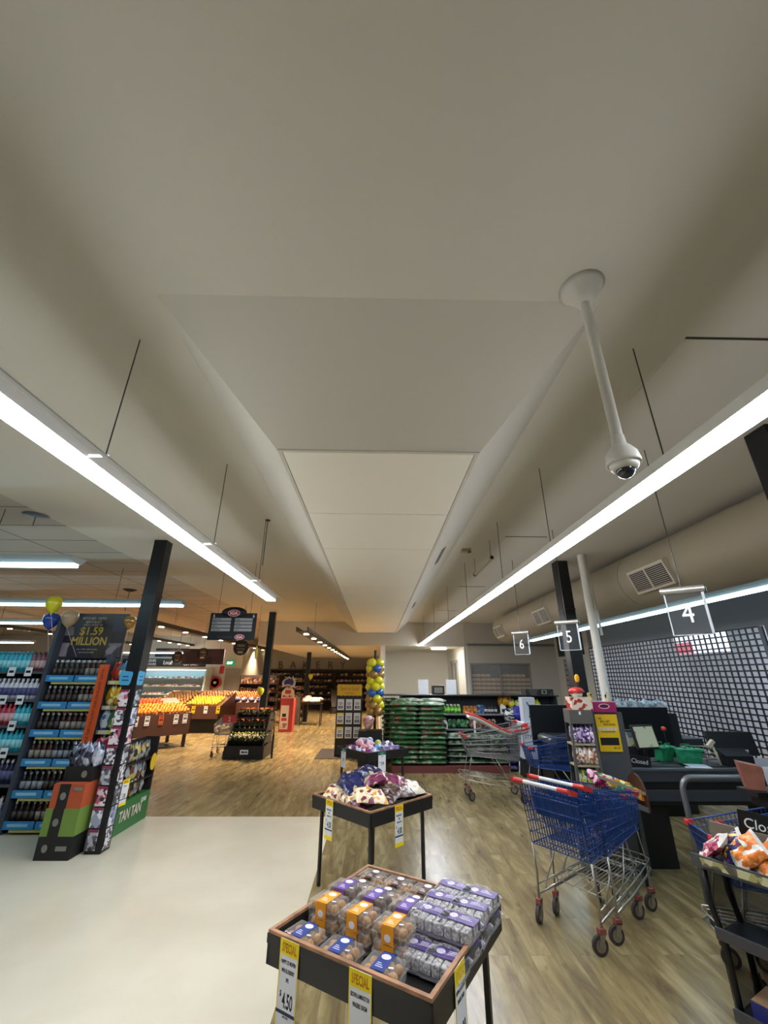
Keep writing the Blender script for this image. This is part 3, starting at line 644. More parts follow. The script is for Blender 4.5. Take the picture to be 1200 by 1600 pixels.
# ---------------------------------------------------------------- gift packs on table 3
GC = {'pink': '#d98aa0', 'blue': '#6ea3d8', 'lilac': '#8a78b8', 'lime': '#b4bf3a', 'purple': '#7c3468', 'grey': '#5b5a78', 'coral': '#dd7f78', 'sky': '#9fc6e6', 'violet': '#5b3a86', 'white': '#cfcfe0'}
def egg(kind, col, label, p, s=1):
    m = mat('gift_'+col, GC[col], .3, prt=([GC[col], GC[col], '#e9dfe6', GC[col]], 20)); b = MB()
    root = thing('gift_pack', label, 'gift pack', p, random.uniform(0, 3), 'gift packs heaped on the third table')
    if kind == 'egg':
        b.sphere((0, 0, 0), (.062*s, .05*s, .05*s), m, 14, 10); b.build('egg_wrap', root)
        b = MB(); b.lathe([(.052*s, -.008), (.055*s, 0), (.052*s, .008)], (0, 0, 0), mat('ribbon', '#e8e3ec', .4), R=Matrix.Rotation(D(90), 3, 'Y')); b.build('ribbon', root)
    elif kind == 'box':
        b.bb((-.07*s, -.03*s, -.045*s), (.07*s, .03*s, .06*s), m); b.build('carton', root, bev=.004)
        b = MB(); b.bb((-.045*s, -.032*s, -.02*s), (.045*s, .032*s, .035*s), mat('box_window', '#cbb6d6', .2, prt=(['#d9c9e2', '#a56a9a', '#6f3f78', '#e9b0c4'], 40))); b.build('box_window', root)
    else:
        b.bag((0, 0, 0), (.17*s, .12*s, .10*s), m, seed=int(s*100), crump=.3); b.build('bag_body', root)
        b = MB(); b.lathe([(.012, 0), (.035, .03), (.03, .034)], (.085*s, 0, 0), m, n=8, R=Matrix.Rotation(D(90), 3, 'Y')); b.build('bag_tie', root)
    return root
G3 = [('bag', 'purple', .16, .16, 0), ('bag', 'violet', .26, .12, 0), ('box', 'purple', .36, .10, 0), ('box', 'violet', .20, .30, 0), ('egg', 'sky', .50, .09, .0), ('egg', 'coral', .47, .2, .04), ('egg', 'pink', .55, .27, .04),
      ('egg', 'pink', .44, .34, .08), ('bag', 'purple', .60, .16, 0), ('egg', 'lime', .50, .46, .09), ('egg', 'blue', .67, .25, .02), ('egg', 'blue', .64, .36, .05), ('bag', 'grey', .72, .36, .03), ('box', 'lilac', .72, .5, 0), ('box', 'lilac', .70, .62, 0),
      ('box', 'violet', .30, .22, .06), ('bag', 'purple', .34, .36, .06), ('box', 'white', .14, .45, .06), ('egg', 'blue', .26, .48, .10), ('bag', 'lilac', .12, .33, .0), ('bag', 'grey', .56, .6, .05), ('box', 'violet', .40, .55, 0), ('bag', 'purple', .28, .62, 0), ('egg', 'pink', .36, .2, .10), ('bag', 'lilac', .16, .60, 0)]
WH = ['at the left rim', 'at the front rim', 'near the front corner', 'at the right rim', 'towards the back']
seen = {}
for i, (k, c, u, v, z) in enumerate(G3):
    where = 'by the left rim' if u < .3 and v < .4 else 'by the front corner' if v < .24 else 'by the right rim' if u > .6 else 'at the back' if v > .45 else 'in the middle'
    lb = '%s %s gift %s %s of the third table' % ({'bag': 'crinkled', 'egg': 'round foil', 'box': 'small windowed'}[k], {'grey': 'slate', 'white': 'whitish'}.get(c, c), k, where)
    seen[lb] = seen.get(lb, 0)+1
    if seen[lb] > 1: lb += ', ' + ('behind the other', 'lowest of them')[seen[lb]-2]
    egg(k, c, lb, T(*T3, u, v, .665+z, .82), .95+.1*(i % 3))

# ---------------------------------------------------------------- shopping trolleys
RED = mat('red_plastic', '#c0322c', .35); GRIP = mat('white_grip', '#cfd0d2', .35); BLUEW = mat('blue_coated_wire', '#133a7a', .35, .1); RUB = mat('dark_rubber', '#3a3230', .7); CAST = mat('caster_red', '#8a4a44', .5)
def trolley(label, loc, rz, bm=BLUEW, group='blue wire shopping trolleys', bw=1.0, grip=True, s=1):
    root = thing('shopping_trolley', label, 'shopping trolley', loc, rz, group)
    # basket corners : rear (x=-.10) and front (x=.74); top then bottom half widths
    rt, rb, ft, fb = Vector((-.10, .26, .94)), Vector((-.02, .25, .50)), Vector((.73, .185, .80)), Vector((.66, .17, .55))
    def P(a, b, c, d, u, v, sy=1):
        p = (a.lerp(b, u)).lerp(c.lerp(d, u), v); return Vector((p.x, p.y*sy, p.z))
    wr = .0027*bw
    for sy in (-1, 1):
        b = MB()
        for k in range(27): b.tube([P(rt, ft, rb, fb, k/26, 0, sy), P(rt, ft, rb, fb, k/26, 1, sy)], wr, bm, 4)
        for k in range(7): b.tube([P(rt, ft, rb, fb, 0, k/6, sy), P(rt, ft, rb, fb, 1, k/6, sy)], wr*(2 if k in (0, 6) else 1.3), bm, 5)
        b.build('basket_side', root)
    b = MB()
    for k in range(19):
        y = -1+2*k/18; b.tube([(ft.x, ft.y*y, ft.z), (fb.x, fb.y*y, fb.z)], wr, bm, 4)
    for k in range(6): p = ft.lerp(fb, k/5); b.tube([(p.x, -p.y, p.z), (p.x, p.y, p.z)], wr*(2 if k in (0, 5) else 1.3), bm, 5)
    b.build('basket_front', root)
    b = MB()
    for k in range(21):
        y = -1+2*k/20; b.tube([(rt.x, rt.y*y, rt.z), (rb.x, rb.y*y, rb.z)], wr, bm, 4)
    for k in range(6): p = rt.lerp(rb, k/5); b.tube([(p.x, -p.y, p.z), (p.x, p.y, p.z)], wr*1.4, bm, 5)
    b.build('rear_gate', root)
    b = MB()
    for k in range(17):
        y = -1+2*k/16; b.tube([(rb.x, rb.y*y, rb.z), (fb.x, fb.y*y, fb.z)], wr, bm, 4)
    for k in range(9): p = rb.lerp(fb, k/8); b.tube([(p.x, -p.y, p.z), (p.x, p.y, p.z)], wr*1.3, bm, 5)
    b.build('basket_floor', root)
    b = MB()   # folded child seat
    for k in range(12): y = -.22+.44*k/11; b.tube([(rt.x+.05, y, rt.z-.02), (rt.x+.12, y*.98, rt.z-.30)], wr, bm, 4)
    b.box((rt.x+.10, 0, rt.z-.16), (.006, .40, .16), mat('seat_flap_blue', '#17407f', .4) if bm is BLUEW else mat('seat_flap_grey', '#777b7e', .4), R=Matrix.Rotation(D(-12), 3, 'Y')); b.build('child_seat', root)
    if grip:
        b = MB(); b.cyl((-.17, -.16, .955), (-.17, .16, .955), .014, GRIP, n=12); b.build('handle_grip', root)
        for sy in (-1, 1):
            b = MB(); b.cyl((-.17, sy*.155, .955), (-.17, sy*.25, .955), .0165, RED, n=12); b.prism([(-.19, sy*.25, .975), (-.10, sy*.25, .95), (-.11, sy*.25, .92), (-.18, sy*.25, .935)], (0, sy*.022, 0), RED); b.build('handle_end', root)
    for sy in (-1, 1):
        b = MB(); b.bb((ft.x-.05, sy*(ft.y+.008), ft.z-.02), (ft.x+.012, sy*(ft.y-.004), ft.z+.012), RED); b.bb((ft.x-.004, sy*(ft.y+.008), ft.z-.02), (ft.x+.012, sy*(ft.y-.05), ft.z+.012), RED); b.build('corner_bumper', root, bev=.004)
    # chrome frame
    b = MB()
    for sy in (-1, 1):
        b.tube([(-.02, sy*.25, .50), (.0, sy*.25, .30), (-.01, sy*.25, .17)], .008, CHROME, 8)
        b.tube([(.30, sy*.21, .52), (.20, sy*.235, .36), (.10, sy*.24, .24)], .006, CHROME, 6)
        b.tube([(-.01, sy*.25, .17), (.30, sy*.225, .20), (.60, sy*.19, .24), (.74, sy*.165, .26), (.78, sy*.12, .26)], .008, CHROME, 8)
        b.tube([(.0, sy*.25, .23), (.30, sy*.225, .26), (.60, sy*.19, .30), (.76, sy*.16, .32)], .005, CHROME, 6)
        for x in (.08, .22, .36, .5, .64): b.tube([(x, sy*(.245-.085*x), .18+.09*x), (x, sy*(.245-.085*x), .24+.09*x)], .004, CHROME, 5)
        b.tube([(.62, sy*.165, .58), (.66, sy*.175, .40), (.70, sy*.17, .25)], .006, CHROME, 6)
        b.tube([(.68, sy*.17, .26), (.68, sy*.17, .13)], .009, CHROME, 8)
    b.tube([(.78, -.12, .26), (.78, .12, .26)], .008, CHROME, 8); b.tube([(.76, -.16, .32), (.79, -.08, .325), (.79, .08, .325), (.76, .16, .32)], .005, CHROME, 6)
    b.build('frame', root)
    b = MB()
    for k in range(6): y = -.15+.06*k; b.tube([(.12, y, .255), (.74, y*.9, .31)], .003, CHROME, 5)
    for k in range(4): x = .14+.19*k; b.tube([(x, -.23+.08*x, .255+.09*(x-.12)), (x, .23-.08*x, .255+.09*(x-.12))], .0035, CHROME, 5)
    b.build('lower_rack', root)
    W0 = None
    for x, y, a in ((-.01, .25, .1), (-.01, -.25, -.15), (.68, .17, .2), (.68, -.17, -.1)):
        if W0 is None:
            b = MB(); b.cyl((-.03, -.011, .055), (-.03, .011, .055), .055, RUB, n=20); b.cyl((-.03, -.0125, .055), (-.03, .0125, .055), .036, CHROME, n=16); b.cyl((-.03, -.013, .055), (-.03, .013, .055), .012, CAST, n=10)
            for sy in (-1, 1): b.prism([(-.045, sy*.016, .05), (-.015, sy*.016, .05), (.018, sy*.016, .125), (-.025, sy*.016, .125)], (0, sy*.003, 0), CHROME)
            b.bb((-.028, -.019, .115), (.02, .019, .145), CAST); b.cyl((0, 0, .14), (0, 0, .175), .010, CHROME, n=8)
            W0 = b.build('caster', root); o = W0
        else: o = W0.copy(); COL.objects.link(o); o.parent = root
        o.location = (x, y, 0); o.rotation_euler.z = a*3
    MB().box((.50, 0, .545), (.12, .07, .05), mat('grey_clip', '#8b8d90', .5)).build('coin_lock', root) if 0 else None
    root.scale = (s, s, s)
    return root
tr1 = trolley('nearest blue wire trolley with a red and white handle, rear of the nested pair', (1.445, 3.862, 0), D(34))
dup(tr1, (1.445+.215*cos(D(34)), 3.862+.215*sin(D(34)), 0), D(34), 'blue wire trolley pushed into the front of the nearest trolley')
h3 = D(168.5)
t3 = dup(tr1, (2.19-.76*cos(h3), 3.385-.76*sin(h3), 0), h3, 'blue trolley nose-on beside the snack stand at the right edge'); t3.scale = (.98,)*3
t4 = dup(tr1, (2.19-.96*cos(h3), 3.385-.96*sin(h3), 0), h3, 'blue trolley nested behind the one beside the snack stand'); t4.scale = (.98,)*3
dup(tr1, (2.95, 6.86, 0), D(181), 'blue trolley standing in front of the black screen, beyond the sweets stand')
SILV = mat('silver_coated_wire', '#8d8f90', .35, .6)
ts = trolley('silver wire trolley with a curved infant seat in front of the soil bags', (2.2, 7.45, 0), D(178), SILV, None, 1.1, s=1.1)
b = MB(); sw = mat('seat_white', '#d8d5cf', .4); n = 18
prof = [(.62-.05*k, (.10+.11*(cos(k/17*pi*1.15))*(1 if k < 13 else .7)-.04*sin(k/17*pi)) + .86) for k in range(18)]
vs = []; fs = []; hw = .17
for x, z in prof: vs += [(x, -hw, z), (x, -hw*.6, z-.05), (x, hw*.6, z-.05), (x, hw, z)]
for k in range(n-1):
    for j in range(3): fs.append((k*4+j, k*4+j+1, k*4+j+5, k*4+j+4))
b.add(vs, fs, sw, True)
o = b.build('infant_seat', ts); sd = o.modifiers.new('s', 'SOLIDIFY'); sd.thickness = .012
b = MB(); b.tube([(x, -hw, z+.005) for x, z in prof] + [(x, hw, z+.005) for x, z in prof[::-1]], .014, RED, 8, True); b.build('seat_rim', ts)
# ---------------------------------------------------------------- checkouts
def tops(): return {o for o in bpy.data.objects if o.parent is None}
def shift(before, dx, dy):
    for o in tops()-before: o.location.x += dx; o.location.y += dy
B0 = tops()
CB = mat('counter_black', '#0d0e11', .4); CP = mat('counter_panel', '#34383e', .4); CT = mat('counter_top', '#4a4e54', .35)
BELT = mat('belt_rubber', '#1a1b1d', .45); SCRN = mat('screen_glass', '#a8ab92', .25, emit=.06)
def counter(loc, L_, label, rz=0):
    root = thing('checkout_counter', label, 'checkout counter', loc, rz, 'dark checkout counters')
    MB().bb((.0, .06, 0), (.50, .52, .55), CB).build('base', root); MB().bb((L_-.9, .06, 0), (L_-.2, .52, .55), CB).build('base', root)
    b = MB(); b.bb((.10, 0, .54), (L_, .60, .84), CB); b.bb((.10, -.012, .745), (L_, 0, .84), CP); b.bb((.10, -.012, .575), (L_, 0, .675), CP); b.bb((.08, -.02, .84), (L_, .62, .865), CT); b.build('body', root, bev=.004)
    b = MB(); b.cyl((.06, .02, .80), (.06, .58, .80), .062, mat('belt_roller', '#6b6d6a', .3, .5), n=20); b.build('belt_roller', root)
    MB().bb((.12, .06, .865), (L_*.5, .54, .872), BELT).build('belt', root)
    return root
ck5 = counter((2.44, 4.80, 0), 2.6, 'dark checkout counter of lane 5 behind the blue trolleys')
counter((2.75, 7.20, 0), 2.4, 'dark checkout counter of lane 6 behind the tall black screen')
def closed_sign(loc, rz, label, w_=.19, h_=.095, tilt=0):
    root = thing('closed_sign', label, 'sign', loc, rz); b = MB(); b.box((0, 0, h_/2), (w_, .008, h_), BLACK); b.build('board', root)
    b = MB(); b.bb((-w_/2, 0, -.004), (w_/2, .05, 0), BLACK); b.build('foot', root)
    text([('Closed', h_*.42, 0, h_*.30, 'CENTER', .95)], mat('sign_white', '#d8d8d8', .6), root, 'lettering', .004)
    c = LAST[0]; c.location = (0, -.005, 0); root.rotation_euler = (0, D(tilt), rz); return root
closed_sign((2.74, 4.86, .869), D(-14), 'small black Closed sign standing on the lane 5 counter', .21, .10, 6)
b = MB(); b.box((0, 0, 0), (1.12, .04, .62), CB); o = b.build('privacy_screen', label='wide flat black screen behind the lane 5 till', cat='screen', loc=(3.75, 6.62, 1.03))
b = MB(); b.bb((-.5, -.02, -1.03), (.5, .02, -.31), CB); b.build('screen_stand', o)
b = MB(); b.box((0, 0, 0), (.72, .04, .62), CB); o = b.build('privacy_screen', label='black screen at the far checkout beside the white cartons', cat='screen', loc=(3.06, 7.88, .98))
b = MB(); b.bb((-.3, -.02, -.98), (.3, .02, -.31), CB); b.build('screen_stand', o)
# clear packs along the top of the wide screen
fp = mat('clear_packs', '#aeb6bd', .25, noise=('#5f6970', 18), bump=(30, .6))
b = MB(); b.bb((3.2, 6.7, 0), (4.5, 7.0, 1.25), DARK); b.build('pack_shelf', label='dark shelf behind the wide black screen holding clear packs', cat='shelf')
pk = Once(MB().bag((0, 0, 0), (.20, .2, .17), fp, seed=4, crump=.3).build('clear_pack', label='x', cat='pack', group='clear wrapped packs above the wide black screen'))
for i in range(6): pk(loc=(3.32+.205*i, 6.84, 1.33), rz=i*1.7, label='clear wrapped pack above the wide black screen, %s from left' % ORD[i])
# lane 5 till
def monitor(loc, rz, w_, h_, label, scr, tilt=-12, stand=.10):
    root = thing('till_monitor', label, 'monitor', loc, rz); X_ = Matrix.Translation((0, 0, stand+h_/2)) @ Matrix.Rotation(D(tilt), 4, 'X')
    b = MB(); b.X = X_; b.bb((-w_/2, 0, -h_/2), (w_/2, .035, h_/2), BLACK); b.build('casing', root, bev=.006)
    b = MB(); b.X = X_; b.bb((-w_/2+.015, -.002, -h_/2+.018), (w_/2-.015, 0, h_/2-.018), scr); b.build('display', root)
    b = MB(); b.bb((-.09, -.03, 0), (.09, .12, .012), BLACK); b.tube([(0, .05, .01), (0, .05, stand*.6), (0, .03, stand+.06)], .018, BLACK, 8); b.build('stand', root); return root
sc1 = mat('till_display', '#a9ad93', .3, emit=.10, prt=(['#b5b89e', '#b5b89e', '#8f957c', '#5a5f4e'], 9, (1, 1, .4)))
monitor((3.02, 5.12, .866), D(14), .30, .245, 'lit till monitor with a cream display behind the Closed sign', sc1, stand=.13)
monitor((4.02, 5.14, .866), D(-8), .50, .24, 'big black monitor seen from behind against the shutter', BLACK, stand=.07)
b = MB(); b.box((4.1, 5.10, .975), (.10, .004, .045), CARDW, R=Matrix.Rotation(D(20), 3, 'X')); b.build('paper_note', label='white paper note stuck on the big black monitor', cat='note')
b = MB(); b.bb((-.15, -.02, 0), (.15, .10, .10), mat('till_body', '#15161a', .35)); b.prism([(-.15, -.02, .10), (.15, -.02, .10), (.15, .10, .16), (-.15, .10, .16)], (0, .02, -.02), mat('till_body', '#15161a')); b.build('card_terminal', label='squat black terminal with a glossy top on the lane 5 counter', cat='terminal', loc=(3.86, 4.90, .866))
gm = mat('green_fabric', '#1f8f63', .7, noise=('#14734c', 20))
def tote(loc, rz, label, w_=.20):
    root = thing('shopping_bag', label, 'bag', loc, rz, 'green shopping bags on the lane 5 counter'); b = MB()
    b.prism([(-w_/2, -.05, 0), (w_/2, -.05, 0), (w_*.62, -.08, .13), (-w_*.62, -.08, .13)], (0, .10, 0), gm); b.prism([(-w_*.6, -.085, .125), (w_*.6, -.085, .125), (w_*.72, -.09, .15), (-w_*.68, -.09, .145)], (0, .12, .005), gm); b.build('bag_body', root, bev=.006)
    for y in (-.07, .03): MB().tube([(-.05, y, .145), (-.04, y-.01, .185), (.04, y-.01, .185), (.05, y, .145)], .005, gm, 5).build('handle', root)
tote((3.42, 5.06, .866), D(-10), 'green fabric bag beside the wire rack on the lane 5 counter'); tote((3.24, 5.22, .866), D(20), 'green fabric bag behind the first one, by the lit monitor', .17)
b = MB()
for z in (.04, .09, .14): b.tube([(-.12, -.10, z), (.14, -.10, z), (.14, .10, z), (-.12, .10, z)], .005, CHROME, 6, True)
for x in (-.12, 0, .14): b.tube([(x, -.10, .0), (x, -.10, .14)], .004, CHROME, 5); b.tube([(x, .10, .0), (x, .10, .14)], .004, CHROME, 5)
b.build('wire_rack', label='silver wire bag rack on the lane 5 counter', cat='rack', loc=(3.62, 5.16, .866))
b = MB(); b.tube([(0, 0, 0), (-.02, 0, .10), (-.05, 0, .2)], .012, mat('bone_plastic', '#b9b09a', .5), 8); b.box((-.06, 0, .21), (.09, .04, .035), mat('bone_plastic', '#b9b09a'), R=Matrix.Rotation(D(-40), 3, 'Y')); b.build('scanner_arm', label='beige scanner on a bent arm beside the black terminal', cat='scanner', loc=(3.68, 4.94, .866))
b = MB(); b.box((0, 0, .003), (.26, .17, .006), CARDW); b.box((.02, .01, .009), (.2, .12, .006), mat('pale_blue_paper', '#a9b8c9', .5)); b.build('paper_stack', label='pale papers lying on the lane 5 counter edge', cat='papers', loc=(3.36, 4.90, .866), rz=-.2)
b = MB(); b.cyl((0, 0, 0), (0, 0, .3), .008, BLACK); b.sphere((0, 0, .31), (.03, .03, .025), RED, 8, 6); b.build('red_knob_post', label='thin post with a red knob behind the lit till monitor', cat='post', loc=(3.40, 5.36, .866))
b = MB(); b.bb((-.10, -.03, 0), (.10, .03, .30), DARK); b.bb((-.09, -.035, .13), (.09, -.03, .28), mat('poster_scenic', '#9b9a4a', .5, prt=(['#a3a24c', '#5f7d86', '#c7c9b0', '#77803a'], 14))); b.build('till_poster_stand', label='dark stand with a yellow green picture behind the sweets stand', cat='stand', loc=(2.90, 5.34, .866))
shift({o for o in tops() if o.name.startswith(('privacy', 'clear_pack', 'pack_shelf', 'checkout_counter.'))} | B0, .08, .12)
# queue rail hoop
b = MB(); pts = [(2.57, 3.97, 0), (2.57, 3.97, .80)] + [(2.57+.09-.09*cos(t), 3.97, .88+.09*sin(t)) for t in [D(a) for a in (0, 15, 30, 45, 60, 75, 90)]] + [(3.35, 3.97, .97), (3.42, 3.97, .9), (3.42, 3.97, 0)]
b.tube(pts, .022, mat('rail_grey_tube', '#6f7174', .4, .5), 10); b.build('trolley_bay_rail', label='bent grey tube rail behind the blue trolleys', cat='rail')

# ---------------------------------------------------------------- sweets stand (lane 5 end)
B0 = tops()
def sweets():
    gp = mat('stand_grey', '#5d5c58', .5, .3)
    root = thing('sweets_stand', 'tall tapering grey stand of small sweet packs at the end of lane 5', 'stand', (2.06, 4.52, 0), D(-6))
    for s_ in (-1, 1):
        MB().prism([(s_*.155, -.02, 0), (s_*.125, -.02, 0), (s_*.098, -.02, 1.42), (s_*.115, -.02, 1.42)], (0, .04, 0), gp).build('side_post', root)
    b = MB(); b.prism([(-.15, .16, 0), (.15, .16, 0), (.11, .16, 1.42), (-.11, .16, 1.42)], (0, .02, 0), DARK); b.build('back_panel', root)
    b = MB(); b.prism([(-.118, -.025, 1.30), (.118, -.025, 1.30), (.115, -.025, 1.43), (-.115, -.025, 1.43)], (0, .2, 0), gp); b.bb((-.02, -.03, 1.385), (.0, -.025, 1.415), CARDW); b.build('header', root)
    zs = (.30, .52, .72, .93, 1.12)
    for z in zs: MB().bb((-.125, -.015, z-.02), (.125, .16, z-.005), mat('shelf_cream', '#9c9276', .6)).build('shelf', root)
    return zs, root
zs, sw_root = sweets()
SWC = {'red': ['#b5232a', '#c9453a', '#e8ddd2', '#b5232a'], 'pink': ['#c46a6a', '#d9a09a', '#8f2f38', '#e3d7cf'], 'dark': ['#3a2a2c', '#e0d8cc', '#6a4038', '#a08878'], 'white': ['#d8d2c8', '#c89a72', '#7a4a38', '#e4e0da'], 'green': ['#3f7a48', '#c7cfb6', '#d0c04c', '#2f5a38'], 'violet': ['#6a3a80', '#b5a8c8', '#e0dae6', '#4a2a62']}
SWN = [('pink', 'bottom'), ('red', 'second from bottom'), ('green', 'middle'), ('white', 'fourth'), ('violet', 'top')]
for zi, (z, (cn, nm)) in enumerate(zip(zs, SWN)):
    m_ = mat('sweet_'+cn, SWC[cn][0], .3, prt=(SWC[cn], 45)); o1 = Once(MB().bag((0, 0, .075), (.05, .03, .165), m_, seed=zi, crump=.2, nx=6, ny=8, R=Matrix.Rotation(D(-8), 3, 'X')).build('sweet_pack', label='x', cat='sweet pack', group='packs on the %s shelf of the sweets stand' % nm))
    m2 = mat('sweet_'+('dark' if zi > 1 else 'red'), '#333333', .3, prt=(SWC['dark' if zi > 1 else 'red'], 45)); o2 = None
    for r_ in range(2):
        for k in range(5):
            x, y = -.092+.046*k, .012+.05*r_; c, sn = cos(D(-6)), sin(D(-6))
            o1(loc=(2.06+x*c-y*sn, 4.52+x*sn+y*c, z-.005), rz=D(-6)+.1*(k % 3-1), label='small sweet pack on the %s shelf of the sweets stand, %s row, %s' % (nm, ('front', 'rear')[r_], ORD[k]))
# side board with the yellow poster
b = MB(); b.bb((2.25, 4.62, 0), (2.56, 4.65, 1.40), mat('board_grey', '#4b4c50', .5)); b.bb((2.25, 4.65, 0), (2.56, 4.78, .70), CB); b.build('stand_side_board', label='plain dark grey board behind the yellow promotion poster', cat='board')
o = MB().box((0, 0, 0), (.235, .004, .35), mat('poster_yellow', '#e0b81c', .5)).build('promotion_poster', label='yellow promotion poster with black print beside the sweets stand', cat='poster', loc=(2.375, 4.612, 1.205))
b = MB(); b.bb((-.10, -.0035, -.115), (.095, -.002, -.045), INK)
for k in range(5): b.bb((-.105+.042*k, -.0035, .02), (-.07+.042*k, -.002, .052), mat('sky_grey_print', '#c9c8b2', .6))
b.build('printed_blocks', o)
text([('All', .022, -.085, .125, 'LEFT', .9), ('BIG HIT', .024, -.07, .095, 'LEFT', .9), ('PRIZE DRAW', .017, -.04, .07, 'LEFT', .9), ('WIN A SHARE OF PRIZES', .010, 0, .004, 'CENTER', .9), ('BIG HIT', .018, .065, -.15, 'CENTER', .8)], INK, o, 'lettering', .01); LAST[0].location = (0, -.003, 0)
# toy dispenser and pink carton on top
b = MB(); cl = mat('toy_carton', '#c9b9a2', .5, prt=(['#d3c6b2', '#a33028', '#d3c6b2', '#d8cbb8'], 25)); b.bb((1.98, 4.50, 1.43), (2.20, 4.64, 1.55), cl); o = b.build('toy_carton', label='cream and red toy carton on top of the sweets stand', cat='carton')
b = MB(); b.lathe([(.045, 0), (.06, .03), (.05, .06)], (2.08, 4.57, 1.55), mat('toy_white', '#cfc4b2', .5)); b.lathe([(.01, .10), (.055, .09), (.085, .055), (.07, .045)], (2.08, 4.57, 1.55), RED); b.sphere((2.02, 4.56, 1.605), (.03, .03, .025), RED, 10, 6); b.build('toy_dome', o)
b = MB(); b.cyl((2.10, 4.57, 1.64), (2.10, 4.57, 1.70), .02, mat('toy_dark', '#3a2c2c', .5), n=8); b.sphere((2.11, 4.57, 1.735), (.028, .015, .045), mat('toy_yellow', '#e6a516', .4), 12, 8); b.build('toy_topper', o)
b = MB(); b.bb((2.235, 4.60, 1.402), (2.50, 4.74, 1.50), mat('carton_pink', '#9c1f5c', .45)); o = b.build('pink_carton', label='magenta carton with a white oval above the yellow poster', cat='carton')
b = MB(); b.prism([(2.37+.06*cos(t*pi/8), 4.598, 1.46+.025*sin(t*pi/8)) for t in range(16)], (0, .001, 0), mat('oval_outline', '#e3d0d8', .5)); b.prism([(2.37+.052*cos(t*pi/8), 4.597, 1.46+.019*sin(t*pi/8)) for t in range(16)], (0, .001, 0), mat('oval_dark', '#5a1238', .5)); b.build('carton_badge', o)
b = MB(); cm = mat('card_yellowish', '#d8d08e', .6, prt=(['#d9d5b0', '#d8c84a', '#333028', '#d9d5b0'], 40)); b.box((2.27, 4.68, 1.545), (.05, .003, .09), cm); b.build('small_card', label='small upright printed card left of the white pole', cat='card', group='small printed cards on the magenta carton'); b = MB(); b.box((2.46, 4.68, 1.545), (.04, .003, .09), cm); b.build('small_card', label='small upright printed card right of the white pole', cat='card', group='small printed cards on the magenta carton')
# sloping snack bin in front of the counter
root = thing('snack_bin', 'sloping wire-fronted bin of colourful snack bags with a brown rounded end', 'bin', (0, 0, 0))
b = MB(); b.prism([(2.0, 4.22, .78), (2.42, 4.22, .64), (2.42, 4.22, .60), (2.0, 4.22, .74)], (0, .30, 0), GREY); b.prism([(2.0, 4.22, .90), (2.42, 4.22, .76), (2.42, 4.22, .735), (2.0, 4.22, .875)], (0, .01, 0), mat('price_strip', '#8f8776', .5)); b.build('tray', root)
b = MB(); b.prism([(2.42, 4.22, .60)] + [(2.42, 4.37-.15*cos(t*pi/8), .70+.19*sin(t*pi/8)) for t in range(9)] + [(2.42, 4.52, .60)], (.02, 0, 0), BROWN); b.build('end_panel', root)
b = MB(); b.cyl((2.05, 4.4, 0), (2.05, 4.4, .76), .02, BLACK); b.cyl((2.38, 4.4, 0), (2.38, 4.4, .64), .02, BLACK); b.build('bin_legs', root)
CC = [('magenta', ['#8f2350', '#d9a9c2', '#8f2350', '#5a1634']), ('orange', ['#e07a1f', '#f0c060', '#e07a1f', '#c04a1a']), ('yellow', ['#e0b02c', '#f0dc8a', '#c98a1c', '#e0b02c']), ('green', ['#2f8a3c', '#8fc07a', '#2f8a3c', '#1d5a2c']), ('white', ['#dad2c4', '#c23a30', '#dad2c4', '#b9c4a0'])]
for i in range(14):
    u = i % 7; v = i//7; cn, cs = CC[(u+v*2) % 5 if u else 0]
    m_ = mat('snack_'+cn, cs[0], .25, prt=(cs, 30)); b = MB(); b.bag((0, 0, 0), (.12, .09, .05), m_, seed=i, crump=.3, nx=8, ny=6)
    o = b.build('snack_bag', label='%s snack bag in the sloping bin, %s row, number %s from the stand' % (cn, ('front', 'back')[v], ('one', 'two', 'three', 'four', 'five', 'six', 'seven')[u]), cat='snack bag', group='snack bags in the sloping bin')
    x = 2.05+.055*u; o.location = (x, 4.29+.12*v, .86-(x-2.0)*.33+.02*v); o.rotation_euler = (D(60), D(15), D(20*(i % 3)-20))
shift(B0, .09, .21)
